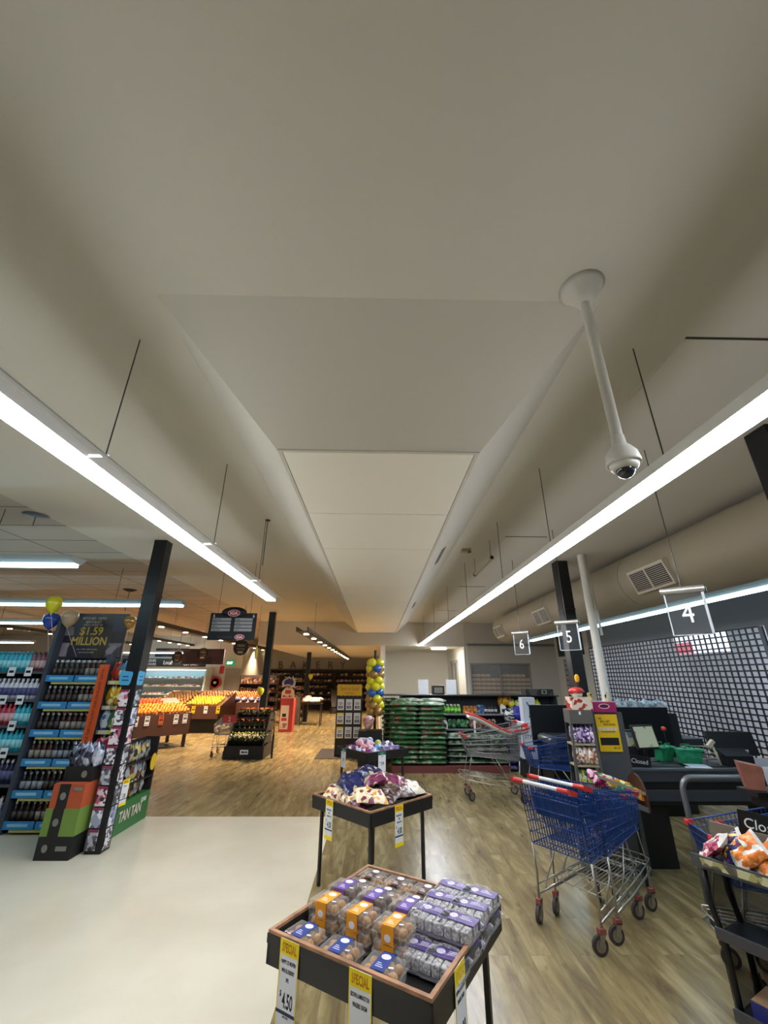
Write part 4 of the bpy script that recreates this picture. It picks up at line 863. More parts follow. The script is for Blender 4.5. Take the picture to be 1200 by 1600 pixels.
# ---------------------------------------------------------------- snack rack in the right foreground
def fg_rack():
    root = thing('snack_rack', 'black mesh snack rack cut off by the right edge in the foreground', 'rack', (1.86, 2.86, 0), D(-60))
    L_ = 1.0; dp = .27; bm_ = mat('rack_black', '#101012', .45)
    for x, y in ((.02, .02), (L_, .02), (.02, dp-.02), (L_, dp-.02)):
        MB().tube([(x, y, .08), (x, y, .45), (x-.03, y, .60), (x-.02, y, .80)], .016, bm_, 8).build('post', root)
    for x in (.06, L_-.06):
        b = MB(); b.cyl((x, dp/2-.015, .04), (x, dp/2+.015, .04), .04, RUB, n=14); b.bb((x-.03, dp/2-.03, .04), (x+.03, dp/2+.03, .13), bm_); b.build('castor', root)
    for z in (.13, .45):
        b = MB(); b.bb((0, 0, z), (L_, dp, z+.02), bm_); b.bb((0, -.015, z), (L_, 0, z+.05), mat('shelf_lip', '#55565a', .35, .5)); b.bb((.25, -.018, z+.012), (.40, -.014, z+.04), mat('ticket_yellow', '#c9bd6a', .5)); b.build('shelf', root)
    b = MB(); b.bb((-.03, -.03, .77), (L_, dp, .785), bm_); b.bb((-.03, -.035, .76), (L_, -.025, .82), mat('shelf_lip', '#55565a')); b.bb((0.02, -.042, .775), (L_-.05, -.036, .81), mat('ticket_strip', '#8f8a5a', .5, prt=(['#9a955f', '#4c4a40', '#b9b48a', '#6a5a48'], 30))); b.bb((-.03, dp-.02, .785), (L_, dp, .93), mat('cardboard_back', '#6e6455', .7)); b.build('top_tray', root)
    b = MB(); mm = mat('rack_mesh', '#1a1a1c', .5, clear=.5)
    b.bb((0, .01, .15), (.01, dp, .77), mm); b.bb((0, dp-.01, .15), (L_, dp, .77), mm); b.build('mesh_side', root)
    return root
fg_rack()
def FG(x, y, z): c, s_ = cos(D(-60)), sin(D(-60)); return (1.86+x*c-y*s_, 2.86+x*s_+y*c, z)
FC = [('crimson', ['#8a2a48', '#c25a70', '#8a2a48', '#d8cfc8']), ('navy', ['#232a55', '#232a55', '#d8b04a', '#6a3a5a']), ('orange', ['#d9742c', '#e89a50', '#e0dcd0', '#d9742c']), ('green', ['#2f7d3a', '#5fae50', '#cfdcc8', '#2f7d3a']), ('white', ['#d8d6d0', '#a9b8a4', '#d05a3a', '#d8d6d0']), ('red', ['#b02f2a', '#d8c8b0', '#b02f2a', '#e08a3a'])]
for i, cn in enumerate(['crimson', 'navy', 'orange', 'orange', 'green', 'white', 'green', 'red', 'orange', 'navy', 'green', 'red']):
    cs = dict(FC)[cn]; m_ = mat('crisp_'+cn, cs[0], .22, prt=(cs, 30, (1, 2.5, 1)), bump=(40, .4)); b = MB(); b.bag((0, 0, 0), (.19, .14, .06), m_, seed=40+i, crump=.3, endm=mat('bag_seal', '#c9c4ba', .3), endw=.08)
    pos = ('nearest the tray corner', 'second along the tray', 'third along the tray', 'fourth along the tray', 'fifth along the tray', 'sixth along the tray', 'seventh along the tray', 'eighth along the tray', 'ninth along the tray', 'tenth along the tray', 'eleventh along the tray', 'last along the tray')[i]
    o = b.build('crisp_packet', label='%s crisp packet %s of the foreground rack' % (cn, pos), cat='crisp packet', group='crisp packets in the foreground rack tray'); o.location = FG(.05+.078*i, .09+.03*(i % 2), .845+.012*(i % 3)); o.rotation_euler = (D(22+14*(i % 3)), D(-38-12*(i % 2)), D(-75+16*(i % 4)))
for k, (x, n) in enumerate(((.20, 'nearer'), (.52, 'farther'))):
    b = MB(); b.box((0, 0, 0), (.26, .2, .08), mat('blue_box', '#2c3070', .5)); b.box((0, 0, .042), (.25, .19, .004), mat('tan_card', '#b08d68', .6)); b.bb((-.131, -.05, -.02), (-.13, .05, .01), CARDW)
    b.build('snack_carton', label='%s blue edged carton on the bottom shelf of the foreground rack' % n, cat='carton', group='cartons on the foreground rack', loc=FG(x, .13, .191), rz=D(-60))
closed_sign(FG(.24, .285, .90), D(-30), 'larger black Closed sign on the foreground snack rack', .24, .12, 8)
# till equipment at the right edge
b = MB(); b.bb((-.03, -.03, .0), (.03, .03, .92), BLACK); b.bb((-.12, -.02, .94), (.20, .14, .968), BLACK); b.bb((-.06, -.02, .88), (.20, .12, .94), BLACK); b.bb((-.02, -.045, .86), (.16, -.03, 1.02), BLACK); o = b.build('till_post', label='black post and board at the right edge carrying the brown box', cat='post', loc=(2.50, 2.98, .12)); 
b = MB(); b.bb((-.08, -.08, -.12), (.12, .12, 0), BLACK); b.build('post_foot', o)
b = MB(); b.bb((.03, -.047, .90), (.036, -.045, .97), CARDW); b.build('sign_mark', o)
kb = mat('kraft_brown', '#6d3f33', .6, noise=('#82503f', 12)); b = MB(); b.prism([(-.045, -.05, 0), (.05, -.05, 0), (.06, -.05, .13), (-.06, -.05, .15)], (0, .10, 0), kb); b.build('brown_box', label='brown paper-covered box balanced at the right edge', cat='box', loc=(2.45, 3.06, 1.09), rz=-.5)
b = MB(); b.box((0, 0, .06), (.10, .07, .11), mat('pale_box', '#9a9ca2', .5)); b.build('pale_packet', label='pale grey packet beside the brown box at the right edge', cat='packet', loc=(2.62, 3.06, 1.09))

# ---------------------------------------------------------------- back gondola
SB = mat('gondola_back', '#33373d', .6); SH = mat('gondola_shelf', '#4a4d52', .5)
def gondola(name, label, x0, x1, y, z1, zs, depth, back=SB, rz=0):
    root = thing(name, label, 'shelving', (x0, y, 0), rz); L_ = x1-x0
    MB().bb((0, 0, 0), (L_, .03, z1), back).build('back_panel', root)
    for z in zs:
        b = MB(); b.bb((0, -depth, z-.03), (L_, 0, z), SH); b.bb((0, -depth-.004, z-.034), (L_, -depth, z+.004), mat('shelf_edge', '#777a7e', .5)); b.build('shelf', root)
    for x in (0, L_-.03): MB().bb((x, -depth, 0), (x+.03, 0, z1), SB).build('end_upright', root)
    return root
gondola('back_shelving', 'long dark garden and household shelving along the back aisle', .55, 4.1, 10.45, 1.335, (.05, .68, .98), .40)
b = MB(); b.bb((.1, 10.05, 1.335), (4.15, 10.6, 1.355), BLACK); b.build('shelving_top', label='long thin black worktop above the back aisle shelving', cat='worktop')
def bottle_me(c, capc, h=.26, r=.032, labc='#e8e8e0', trig=False):
    m_ = mat('bottle_'+c, c, .3); lc = mat('blabel_'+labc, labc, .5); cm_ = mat('cap_'+capc, capc, .4); b = MB()
    b.lathe([(r, 0), (r, h*.62), (r*.9, h*.7), (r*.38, h*.84), (r*.36, h*.88)], (0, 0, 0), m_, n=10); b.lathe([(r*1.02, h*.18), (r*1.02, h*.55)], (0, 0, 0), lc, n=10); b.lathe([(r*.45, h*.86), (r*.42, h)], (0, 0, 0), cm_, n=8)
    if trig: b.box((-.01, -.01, h*.98), (.03, .055, .03), cm_)
    return b
def row(o, xs, y, z, lab, grp=None, rz=0, jit=.003):
    for i, x in enumerate(xs): o(loc=(x, y+random.uniform(-jit, jit), z), rz=rz, label='%s, %s from left' % (lab, ORD[i]))
zt = .98; yt = 10.14
g = Once(bottle_me('#5fae32', '#e8e4d8', .17, .038, '#8ed44f', True).build('spray_bottle', label='x', cat='bottle', group='bright green spray bottles on the back shelf'))
row(g, [1.47+.082*i for i in range(6)], yt, zt, 'bright green spray bottle with a white trigger beside the soil bags')
row(g, [1.47+.082*i for i in range(6)], yt+.1, zt, 'rear row green spray bottle beside the soil bags')
g = Once(MB().bb((-.035, -.03, 0), (.035, .03, .15), mat('box_orange', '#a8642c', .5, prt=(['#a8642c', '#c98a3a', '#5a3420', '#a8642c'], 20))).build('small_carton', label='x', cat='carton', group='orange brown cartons on the back shelf'))
row(g, [2.0+.08*i for i in range(4)], yt, zt, 'small orange brown carton right of the green spray bottles')
g = Once(MB().bb((-.035, -.03, 0), (.035, .03, .17), mat('box_blue', '#3a5a8c', .5, prt=(['#3a5a8c', '#7a94b8', '#2c4468'], 18))).build('small_carton', label='x', cat='carton', group='blue cartons on the back shelf'))
row(g, [2.32, 2.395], yt, zt, 'small blue carton between the orange cartons and black bottles')
g = Once(bottle_me('#141416', '#0c0c0e', .16, .035, '#b9b9b4').build('black_bottle', label='x', cat='bottle', group='black bottles with pale labels on the back shelf'))
row(g, [2.48+.075*i for i in range(4)], yt, zt, 'black bottle with a pale label on the back shelf')
def jug(loc, lb):
    b = MB(); wj = mat('jug_white', '#dcdad2', .4); b.prism([(-.06, 0, 0), (.06, 0, 0), (.06, 0, .12), (.03, 0, .17), (-.045, 0, .17), (-.06, 0, .14)], (0, .08, 0), wj); b.cyl((-.02, .04, .17), (-.02, .04, .20), .018, wj); b.bb((-.04, -.002, .03), (.035, 0, .10), DARK); b.build('white_jug', label=lb, cat='jug', group='white jugs on the back shelves', loc=loc, bev=.008)
jug((2.86, 10.04, zt), 'white jug with a dark label right of the black bottles'); jug((1.52, 9.98, .68), 'white jug hanging at the edge of the soil bag stack')
g = Once(MB().bag((0, 0, .09), (.10, .05, .19), mat('pack_green', '#2c6a3c', .4, prt=(['#2c6a3c', '#1c4a2a', '#5f9a62', '#15301c'], 20)), seed=2, R=Matrix.Rotation(0, 3, 'X')).build('green_packet', label='x', cat='packet', group='green packets on the second shelf'))
row(g, [1.66+.09*i for i in range(5)], yt-.02, .68, 'green garden packet on the second back shelf')
g = Once(MB().bag((0, 0, .09), (.10, .05, .19), mat('pack_tan', '#8a6a5a', .4, prt=(['#8a5f4e', '#c0a890', '#5c3c30', '#a07a68'], 20)), seed=5).build('tan_packet', label='x', cat='packet', group='tan packets on the second shelf'))
row(g, [2.13+.1*i for i in range(6)], yt-.02, .68, 'tan and brown packet on the second back shelf')
g = Once(MB().bag((0, 0, .1), (.12, .07, .2), mat('glove_orange', '#d98a1c', .6, prt=(['#e0a020', '#d0641c', '#e8c81c'], 14)), seed=8, crump=.4).build('glove_pack', label='x', cat='gloves', group='orange and yellow glove packs'))
row(g, [2.86+.1*i for i in range(3)], yt+.1, zt+.14, 'orange and yellow glove pack hanging high on the back shelf', jit=.02)
g = Once(MB().bag((0, 0, .09), (.15, .09, .17), mat('sponge_yellow', '#d9d024', .7, prt=(['#dcd61e', '#b8ae14', '#e8e4c0'], 10)), seed=11, crump=.4).build('sponge_pack', label='x', cat='sponge', group='yellow sponge packs'))
row(g, [3.12+.14*i for i in range(5)], yt+.08, zt+.08, 'yellow sponge pack at the right of the back shelf', jit=.02)
for i, (x, z, nm, cs, d) in enumerate(((3.0, .93, 'black and white striped', ['#d4d4d4', '#17171c', '#c8c8cc', '#202026'], (.34, .2, .3)), (3.18, .97, 'royal blue', ['#23238a', '#2c2ca0', '#1a1a60', '#4a4ab8'], (.34, .22, .32)), (3.45, .94, 'dark grey', ['#26262c', '#33333a', '#1c1c20'], (.4, .22, .2)), (3.62, .80, 'blue and white', ['#2a2a9a', '#2a2a9a', '#c6c6d8', '#1f1f70'], (.4, .22, .16)), (3.14, .68, 'black and silver', ['#15151a', '#a8a8b0', '#15151a'], (.4, .2, .16)), (3.34, .64, 'dark blue', ['#1c2058', '#262a78', '#121438'], (.4, .2, .16)))):
    m_ = mat('soft_'+nm.replace(' ', '_'), cs[0], .5, prt=(cs, 14, (1, 1, 3))); b = MB(); b.bag((0, 0, 0), d, m_, seed=60+i, crump=.3); b.build('rolled_bag', label='%s rolled soft bag piled at the right end of the back shelving' % nm, cat='soft bag', group='soft bags piled on the back shelving', loc=(x, 9.98-.02*i, z))
b = MB(); b.bb((2.95, 9.84, 0), (3.85, 10.08, .56), SB); b.bb((2.95, 9.84, .56), (3.85, 10.08, .58), mat('plinth_top', '#8a6058', .6)); b.build('display_plinth', label='low dark plinth under the piled soft bags', cat='plinth')
# cartons standing right of the piles
cw = mat('carton_white', '#c4c8d2', .6); o = MB().box((0, 0, .31), (.33, .25, .62), cw).build('white_carton', label='white carton printed STYT standing on end by the far checkout', cat='carton', loc=(3.0, 9.0, .30))
b = MB(); b.bb((-.2, -.15, -.30), (.2, .15, 0), DARK); b.build('carton_plinth', o)
b = MB()
for x in (-.14, .14): b.bb((x-.004, -.127, .06), (x+.004, -.125, .55), INK)
b.bb((-.14, -.127, .545), (.14, -.125, .553), INK); b.bb((-.06, -.127, .12), (.06, -.125, .2), mat('navy_ink', '#20264c')); b.build('printed_frame', o)
text([('STYT?', .07, 0, .34, 'CENTER', .9)], INK, o); LAST[0].location = (0, -.127, 0)
o = MB().box((0, 0, .22), (.26, .2, .44), cw).build('white_carton', label='white carton with a dark figure print stacked above the STYT carton', cat='carton', loc=(3.06, 9.04, .921))
b = MB(); b.bb((-.02, -.103, .08), (.10, -.101, .12), INK); b.tube([(-.04, -.104, .36), (.02, -.104, .25), (.0, -.104, .15), (.08, -.104, .08)], .014, mat('print_grey', '#4a5568', .6), 6); b.build('printed_figure', o)
b = MB(); b.bb((-.32, -.16, 0), (.32, .16, .13), mat('camera_carton', '#23211f', .5, prt=(['#23211f', '#23211f', '#4c4840', '#1a1918'], 8))); b.bb((.05, -.162, .03), (.17, -.16, .11), mat('print_silver', '#8f8c84', .5)); b.bb((.08, -.163, .045), (.14, -.161, .095), BLACK); b.build('dark_carton', label='long dark carton with a round print on top of the black worktop', cat='carton', loc=(3.75, 10.3, 1.357))
# things on the worktop and back room
for x, n in ((1.12, 'left'), (1.78, 'right')):
    MB().box((0, 0, .16), (.24, .02, .32), CARDW).build('white_sheet', label='blank white upright sheet, %s of the two beside the small oven' % n, cat='sheet', group='upright white sheets on the worktop', loc=(x, 10.45, 1.356))
b = MB(); b.bb((-.14, -.1, 0), (.14, .1, .19), mat('oven_dark', '#2c2a28', .35, .4)); b.bb((-.10, -.102, .03), (.10, -.1, .15), mat('oven_door', '#7a776e', .3)); b.build('small_oven', label='small dark rounded appliance between the two white sheets', cat='appliance', loc=(1.46, 10.45, 1.356), bev=.03)

# ---------------------------------------------------------------- soil bags
SG1 = mat('soil_bag_green', '#2f6b35', .42, prt=(['#2b5a30', '#2b5a30', '#224a28', '#8a463a', '#2b5a30', '#7f947a', '#30683a', '#2b5a30'], 15, (1, 1, 2)), bump=(22, .5))
SG2 = mat('soil_bag_end', '#2a5f30', .4, prt=(['#28552d', '#28552d', '#8d9a86', '#224a28'], 18), bump=(22, .5))
sb = None
me_v = [MB().bag((0, 0, 0), (.60, .36, .105), SG1, seed=s_, crump=.14, endm=SG2, endw=.14).build('soil_bag') for s_ in (1, 2)]
sbs = [Once(o) for o in me_v]
for o in me_v: tag(o, 'x', 'soil bag')
PN = ('bottom', 'second', 'third', 'fourth', 'fifth', 'sixth', 'seventh', 'eighth', 'ninth', 'tenth', 'eleventh', 'twelfth', 'top')
for lv in range(13):
    for c_ in range(2):
        for d_ in range(2):
            sbs[(lv+c_) % 2](loc=(.34+.27+.53*c_+random.uniform(-.015, .015), 9.40+.34*d_, .17+.086*lv), rz=random.uniform(-.04, .04), label='%s %s green soil bag in the %s layer of the tall front stack' % (('front', 'rear')[d_], ('left', 'right')[c_], PN[lv]), group='green soil bags in the tall front stack')
for c_ in range(2): sbs[c_](loc=(.70+.5*c_, 9.55, 1.26+.0*c_), rz=.1-.3*c_, label='%s loose green bag lying on the tall front stack' % ('left', 'right')[c_], group='green soil bags in the tall front stack')
for lv in range(14):
    sbs[lv % 2](loc=(.33, 10.22, .06+.090*lv), rz=random.uniform(-.03, .03), scale=.66 if 0 else (.66, .9, .95), label='green bag in the %s layer of the narrow stack by the balloon column' % (PN+('fourteenth',))[lv], group='green bags in the narrow rear stack')
b = MB(); rd = mat('pallet_red', '#6b3630', .7)
b.bb((.33, 9.21, 0), (2.62, 9.25, .12), rd); b.bb((.33, 9.25, .10), (2.62, 9.95, .12), rd); b.bb((.33, 9.25, 0), (.37, 9.95, .10), rd); b.build('pallet_base', label='long low reddish base under the soil bag stacks', cat='pallet')
SW1 = mat('bark_bag', '#1f3a28', .35, prt=(['#1e3826', '#1e3826', '#16281c', '#7d8472', '#2a4a33'], 14), bump=(22, .5)); SWE = mat('bag_white_band', '#a9b0a6', .4, noise=('#7a8278', 20))
def bark():
    b = MB(); b.bag((0, 0, 0), (.42, .36, .12), SW1, seed=21, crump=.14); b.bag((0, -.012, -.012), (.405, .365, .055), SWE, seed=22, crump=.1); return Once(b.build('bark_bag', label='x', cat='bark bag', group='dark green bark bags with white bands'))
bk = bark()
for c_ in range(3):
    for lv in range(5):
        bk(loc=(1.66+.40*c_, 9.46, .18+.107*lv), rz=random.uniform(-.03, .03), label='dark green white-banded bag, %s layer of the %s pile behind the silver trolley' % (PN[lv], ('left', 'middle', 'right')[c_]))
vb = Once(MB().bag((0, 0, 0), (.30, .34, .12), mat('violet_bag', '#2c2358', .35, prt=(['#2c2358', '#1c1840', '#6a6a98', '#2c2358'], 14)), seed=30).build('violet_bag', label='x', cat='bag', group='dark violet bags'))
for lv in range(5): vb(loc=(2.82, 9.5, .06+.107*lv), label='dark violet bag, %s of the pile right of the bark bags' % PN[lv])
# loose price post
b = MB(); b.bb((-.02, -.004, 0), (.02, .004, .26), CARDW); b.build('price_tab', label='tall thin white ticket standing on the bark bags', cat='ticket', loc=(2.05, 9.42, .665))
# ---------------------------------------------------------------- balloon column and price board
BC = {'yellow': mat('balloon_yellow', '#dcd21c', .22, coat=.6), 'blue': mat('balloon_blue', '#1c5aa8', .22, coat=.6), 'gold': mat('balloon_gold', '#a8803f', .28, .35, coat=.6), 'deep blue': mat('balloon_deep_blue', '#1f3f9c', .25, coat=.5), 'tan': mat('balloon_tan', '#a58a6c', .3, coat=.4)}
def balloon_me(c): b = MB(); b.lathe([(.004, -.135), (.012, -.128), (.03, -.115), (.07, -.075), (.095, -.02), (.10, .02), (.088, .062), (.055, .09), (.02, .10)], (0, 0, 0), BC[c], n=18); b.sphere((0, 0, -.135), .012, BC[c], 8, 5); return b
BM = {c: Once(balloon_me(c).build('balloon', label='x', cat='balloon')) for c in BC}
def balloon(c, loc, label, group='balloons of the tall balloon column', tilt=None, s=1):
    BM[c](loc=loc, rot=tilt or (random.uniform(-.4, .4), random.uniform(-.4, .4), 0), scale=s, label=label, group=group)
BCX, BCY = -.02, 10.02
b = MB(); b.cyl((BCX, BCY, 0), (BCX, BCY, 2.3), .03, DARK); b.cyl((BCX, BCY, 0), (BCX, BCY, .03), .18, DARK); b.build('balloon_stand', label='dark pole standing inside the balloon column', cat='pole')
lay = ['gold', 'gold', 'gold', 'blue', 'yellow', 'yellow', 'gold', 'blue', 'yellow']
ht = ['lowest', 'second', 'third', 'fourth', 'fifth', 'sixth', 'seventh', 'eighth', 'topmost']
for k, c in enumerate(lay):
    for a in range(4):
        an = D(45+90*a+35*k); dirn = ('front', 'left', 'rear', 'right')[int(((an/pi*180+135) % 360)//90)] if 0 else ('first', 'second', 'third', 'fourth')[a]
        cc_ = c if (k+a) % 4 else {'gold': 'yellow' if k < 3 else 'gold', 'blue': 'blue', 'yellow': 'yellow'}[c]
        if k in (7,) and a in (1, 3): cc_ = 'gold' if a == 1 else 'yellow'
        x, y = BCX+.115*cos(an), BCY+.115*sin(an)
        side = 'front' if sin(an) < -.5 else 'rear' if sin(an) > .5 else 'left' if cos(an) < 0 else 'right'
        balloon(cc_, (x, y, 1.02+.125*k), '%s balloon, %s side of the %s ring of the balloon column, %s in the ring' % (cc_, side, ht[k], dirn), tilt=(D(75)*sin(-an+0)*-1 if 0 else D(60)*-sin(an), D(60)*cos(an), 0))
pm_ = mat('gift_wrap_pink', '#c98f8c', .4, prt=(['#d09a96', '#e4cfc4', '#a8605a', '#c98f8c'], 12)); b = MB(); b.lathe([(.05, 0), (.10, .12), (.14, .22), (.12, .23)], (0, 0, 0), pm_, n=9); b.sphere((.02, 0, .2), (.09, .07, .07), mat('gift_white', '#d8cdbf', .4), 10, 6); b.build('wrapped_bouquet', label='pink wrapped bouquet at the foot of the balloon column', cat='bouquet', loc=(-.16, 9.62, .70))
b = MB(); b.bb((-.35, 9.5, 0), (.14, 9.86, .69), BLACK); b.build('black_cabinet', label='low black cabinet under the pink bouquet', cat='cabinet')
root = thing('price_board', 'tall dark board of nine price tickets under a torn yellow header', 'board', (-.645, 10.9, 0))
b = MB(); b.bb((-.31, 0, .0), (.31, .04, 1.56), mat('board_dark', '#241d1a', .6)); b.build('board', root)
b = MB(); pts = [(-.30, -.006, 1.30)] + [(-.30+.6*k/12, -.006, 1.29+.012*(k % 2)) for k in range(1, 13)] + [(.30-.6*k/12, -.006, 1.545+.010*(k % 2)) for k in range(13)]; b.prism(pts, (0, .004, 0), mat('header_yellow', '#d8a81c', .5)); b.build('header', root)
text([('Save on Local', .085, 0, 1.42, 'CENTER', .68), ('every day', .05, 0, 1.335, 'CENTER', .8)], mat('header_ink', '#a4541c', .6), root); LAST[0].location = (0, -.007, 0)
GT = 'tickets on the dark price board'
tk = {}
for c_ in ('white', 'yellow'):
    b = MB(); b.bb((-.08, 0, 0), (.08, .003, .24), CARDW)
    if c_ == 'yellow': b.bb((-.08, -.001, .20), (.08, 0, .24), CARDY); b.bb((-.08, -.001, 0), (.08, 0, .015), CARDY)
    for k in range(3): b.bb((-.05+.004*k, -.001, .16-.02*k), (.05-.006*k, 0, .168-.02*k), INK)
    b.bb((-.055, -.001, .035), (-.005, 0, .09), INK); b.bb((.005, -.001, .035), (.05, 0, .09), INK); b.bb((-.035, -.0015, .05), (-.02, -.0005, .075), CARDW); b.bb((.018, -.0015, .05), (.035, -.0005, .075), CARDW)
    tk[c_] = Once(b.build('price_ticket', label='x', cat='ticket', group=GT))
for r_ in range(3):
    for c_ in range(3):
        col = 'yellow' if (r_, c_) in ((1, 0), (2, 0)) else 'white'
        tk[col](loc=(-.845+.2*c_, 10.895, .98-.30*r_), label='%s price ticket, %s row, %s column of the dark price board' % (col, ('top', 'middle', 'bottom')[r_], ('left', 'middle', 'right')[c_]))
MB().bb((-1.38, 10.62, 0), (-.72, 12.0, .008), mat('mat_black', '#2a2623', .9)).build('floor_mat', label='dark rectangular mat on the wood floor left of the third table', cat='mat')

# ---------------------------------------------------------------- bakery wall
LE = mat('bakery_letter', '#6d6357', .5)
root = thing('bakery_letters', 'raised grey capital letters on the wall above the bread shelves', 'letters', (-3.8, 25.34, 2.12))
for i, ch_ in enumerate('BAKERY'):
    text([(ch_, .40, -1.75+.72*i, 0, 'CENTER', .95)], LE, root, 'letter', 0, .03)
bread = mat('bread_crust', '#8a5a34', .7, prt=(['#9a6a40', '#c0a080', '#6a4026', '#d8ccb8', '#7c4c2c'], 10)); wrapm = mat('bread_wrapped', '#d0c2b4', .3, prt=(['#ece2d6', '#b8987a', '#f2eee8', '#7c5a4c'], 12))
shm = mat('bakery_shelf', '#241a16', .6)
def bakery_unit(x0, x1, y, label, nlev=5, z0=.45, dz=.32, empty=False):
    root = thing('bread_shelving', label, 'shelving', (x0, y, 0), 0, 'bakery shelving along the far wall'); L_ = x1-x0
    MB().bb((0, .4, 0), (L_, .45, 2.05), shm).build('back_panel', root)
    for k in range(nlev): MB().bb((0, 0, z0+dz*k-.025), (L_, .4, z0+dz*k), mat('bakery_board', '#4a3628', .6)).build('shelf', root)
    MB().bb((0, 0, 2.0), (L_, .45, 2.08), shm).build('canopy', root)
    for x in (0, L_-.04): MB().bb((x, 0, 0), (x+.04, .4, 2.0), shm).build('upright', root)
lo = Once(MB().bag((0, 0, 0), (.20, .3, .13), bread, seed=3, crump=.1, nx=8, ny=6).build('bread_loaf', label='x', cat='loaf', group='loaves on the bakery shelves'))
lw = Once(MB().bag((0, 0, 0), (.20, .3, .14), wrapm, seed=6, crump=.2, nx=8, ny=6).build('wrapped_loaf', label='x', cat='loaf', group='wrapped loaves on the bakery shelves'))
US = (((-5.95, -4.15), 'leftmost'), ((-4.1, -2.35), 'middle'), ((-2.3, -.1), 'right-hand'))
for (x0, x1), n in US:
    bakery_unit(x0, x1, 24.5, '%s dark bread shelving unit on the far bakery wall' % n)
    for k in range(5):
        nn = int((x1-x0-.1)/.225)
        for i in range(nn):
            if random.random() < .12: continue
            f = lo if random.random() < .45 else lw
            f(loc=(x0+.17+.225*i, 24.68, .45+.32*k+.065), rz=random.uniform(-.15, .15), label='%s on the %s shelf of the %s bakery unit, %s place' % ('brown loaf' if f is lo else 'pale wrapped loaf', ('lowest', 'second', 'third', 'fourth', 'top')[k], n, ORD[i]))
# tilted baguette stand and bakery tables
root = thing('baguette_stand', 'slanted wooden stand of bread sticks in the bakery aisle', 'stand', (-1.5, 22.6, 0), D(20))
b = MB(); b.prism([(-.7, 0, 0), (.7, 0, 0), (.7, 0, .25), (-.7, 0, .25)], (0, .5, 0), shm); b.build('base', root)
b = MB(); b.prism([(-.7, .1, .3), (.7, .1, .3), (.7, .5, 1.1), (-.7, .5, 1.1)], (0, .03, 0), shm); b.build('slanted_board', root)
bg = Once(MB().sphere((0, 0, 0), (.5, .05, .045), bread, 8, 8).build('baguette', label='x', cat='bread stick', group='bread sticks on the slanted stand'))
for k in range(8): bg(loc=(-1.5+.0, 22.66+.045*k, .38+.085*k), rz=D(20)+.25, label='long bread stick, %s from the bottom of the slanted stand' % ORD[k])
def small_table(x, y, label, h=.8, w_=.9, d_=.5, mtop=BLACK):
    root = thing('bakery_table', label, 'table', (x, y, 0)); MB().bb((-w_/2, -d_/2, h-.04), (w_/2, d_/2, h), mtop).build('tabletop', root)
    for sx in (-1, 1):
        for sy in (-1, 1): MB().bb((sx*(w_/2-.03)-.015, sy*(d_/2-.03)-.015, 0), (sx*(w_/2-.03)+.015, sy*(d_/2-.03)+.015, h-.04), BLACK).build('leg', root)
small_table(-2.45, 17.2, 'small dark table right of the far black column', .78, .8)
for i in range(9): lw(loc=(-2.72+.17*(i % 4)+.05*(i//4), 17.1+.14*(i//4), .85+.05*(i//4)), rz=i, label='white wrapped loaf heaped on the small dark bakery table', group='loaves on the small bakery table')
root = thing('gift_counter', 'grey cabinet with a black door left of the far black column', 'cabinet', (-3.35, 17.6, 0)); MB().bb((-.25, 0, 0), (.33, .5, .95), mat('cabinet_grey', '#7a6e62', .5)).build('carcass', root); MB().bb((-.15, -.01, .1), (.05, 0, .8), BLACK).build('door', root)
gd = mat('shelf_goods', '#6a4a40', .5, prt=(['#6a4a40', '#a89a88', '#8a3a30', '#d0c4b4', '#3a2c28', '#b08a50'], 12))
def goods_unit(x0, x1, y, z1, label, n=5, dp=.4, gm_=gd, name='goods'):
    root = thing('goods_shelving', label, 'shelving', (x0, y, 0)); L_ = x1-x0
    MB().bb((0, dp, 0), (L_, dp+.04, z1), shm).build('back_panel', root); zz = [.15+(z1-.15)*k/n for k in range(n)]
    for z in zz: MB().bb((0, 0, z-.02), (L_, dp, z), SH).build('shelf', root)
    for x in (0, L_-.03): MB().bb((x, 0, 0), (x+.03, dp, z1), shm).build('upright', root)
    return [(x0, y, z) for z in zz], L_
gb = Once(MB().bb((-.05, -.05, 0), (.05, .05, .2), gd).build('goods_packet', label='x', cat='packet'))
for (x0, x1, y, z1, lb, sh) in ((-5.5, -4.0, 17.9, 1.75, 'shelving of mixed packets between the produce benches and the near black column', 'the mixed shelving beside the fruit'), (-4.3, -3.3, 20.5, 1.8, 'dark shelving of packets behind the red carton stand', 'the dark shelving behind the red stand')):
    rows, L_ = goods_unit(x0, x1, y, z1, lb)
    for (rx, ry, z), lv in zip(rows, ('lowest', 'second', 'third', 'fourth', 'top')):
        for i in range(int(L_/.115)):
            gb(loc=(rx+.09+.115*i, ry+.1, z), scale=(1, 1, random.uniform(.6, 1.15)), label='packet, %s shelf of %s, %s' % (lv, sh, ORD[i]), group='packets on '+sh)

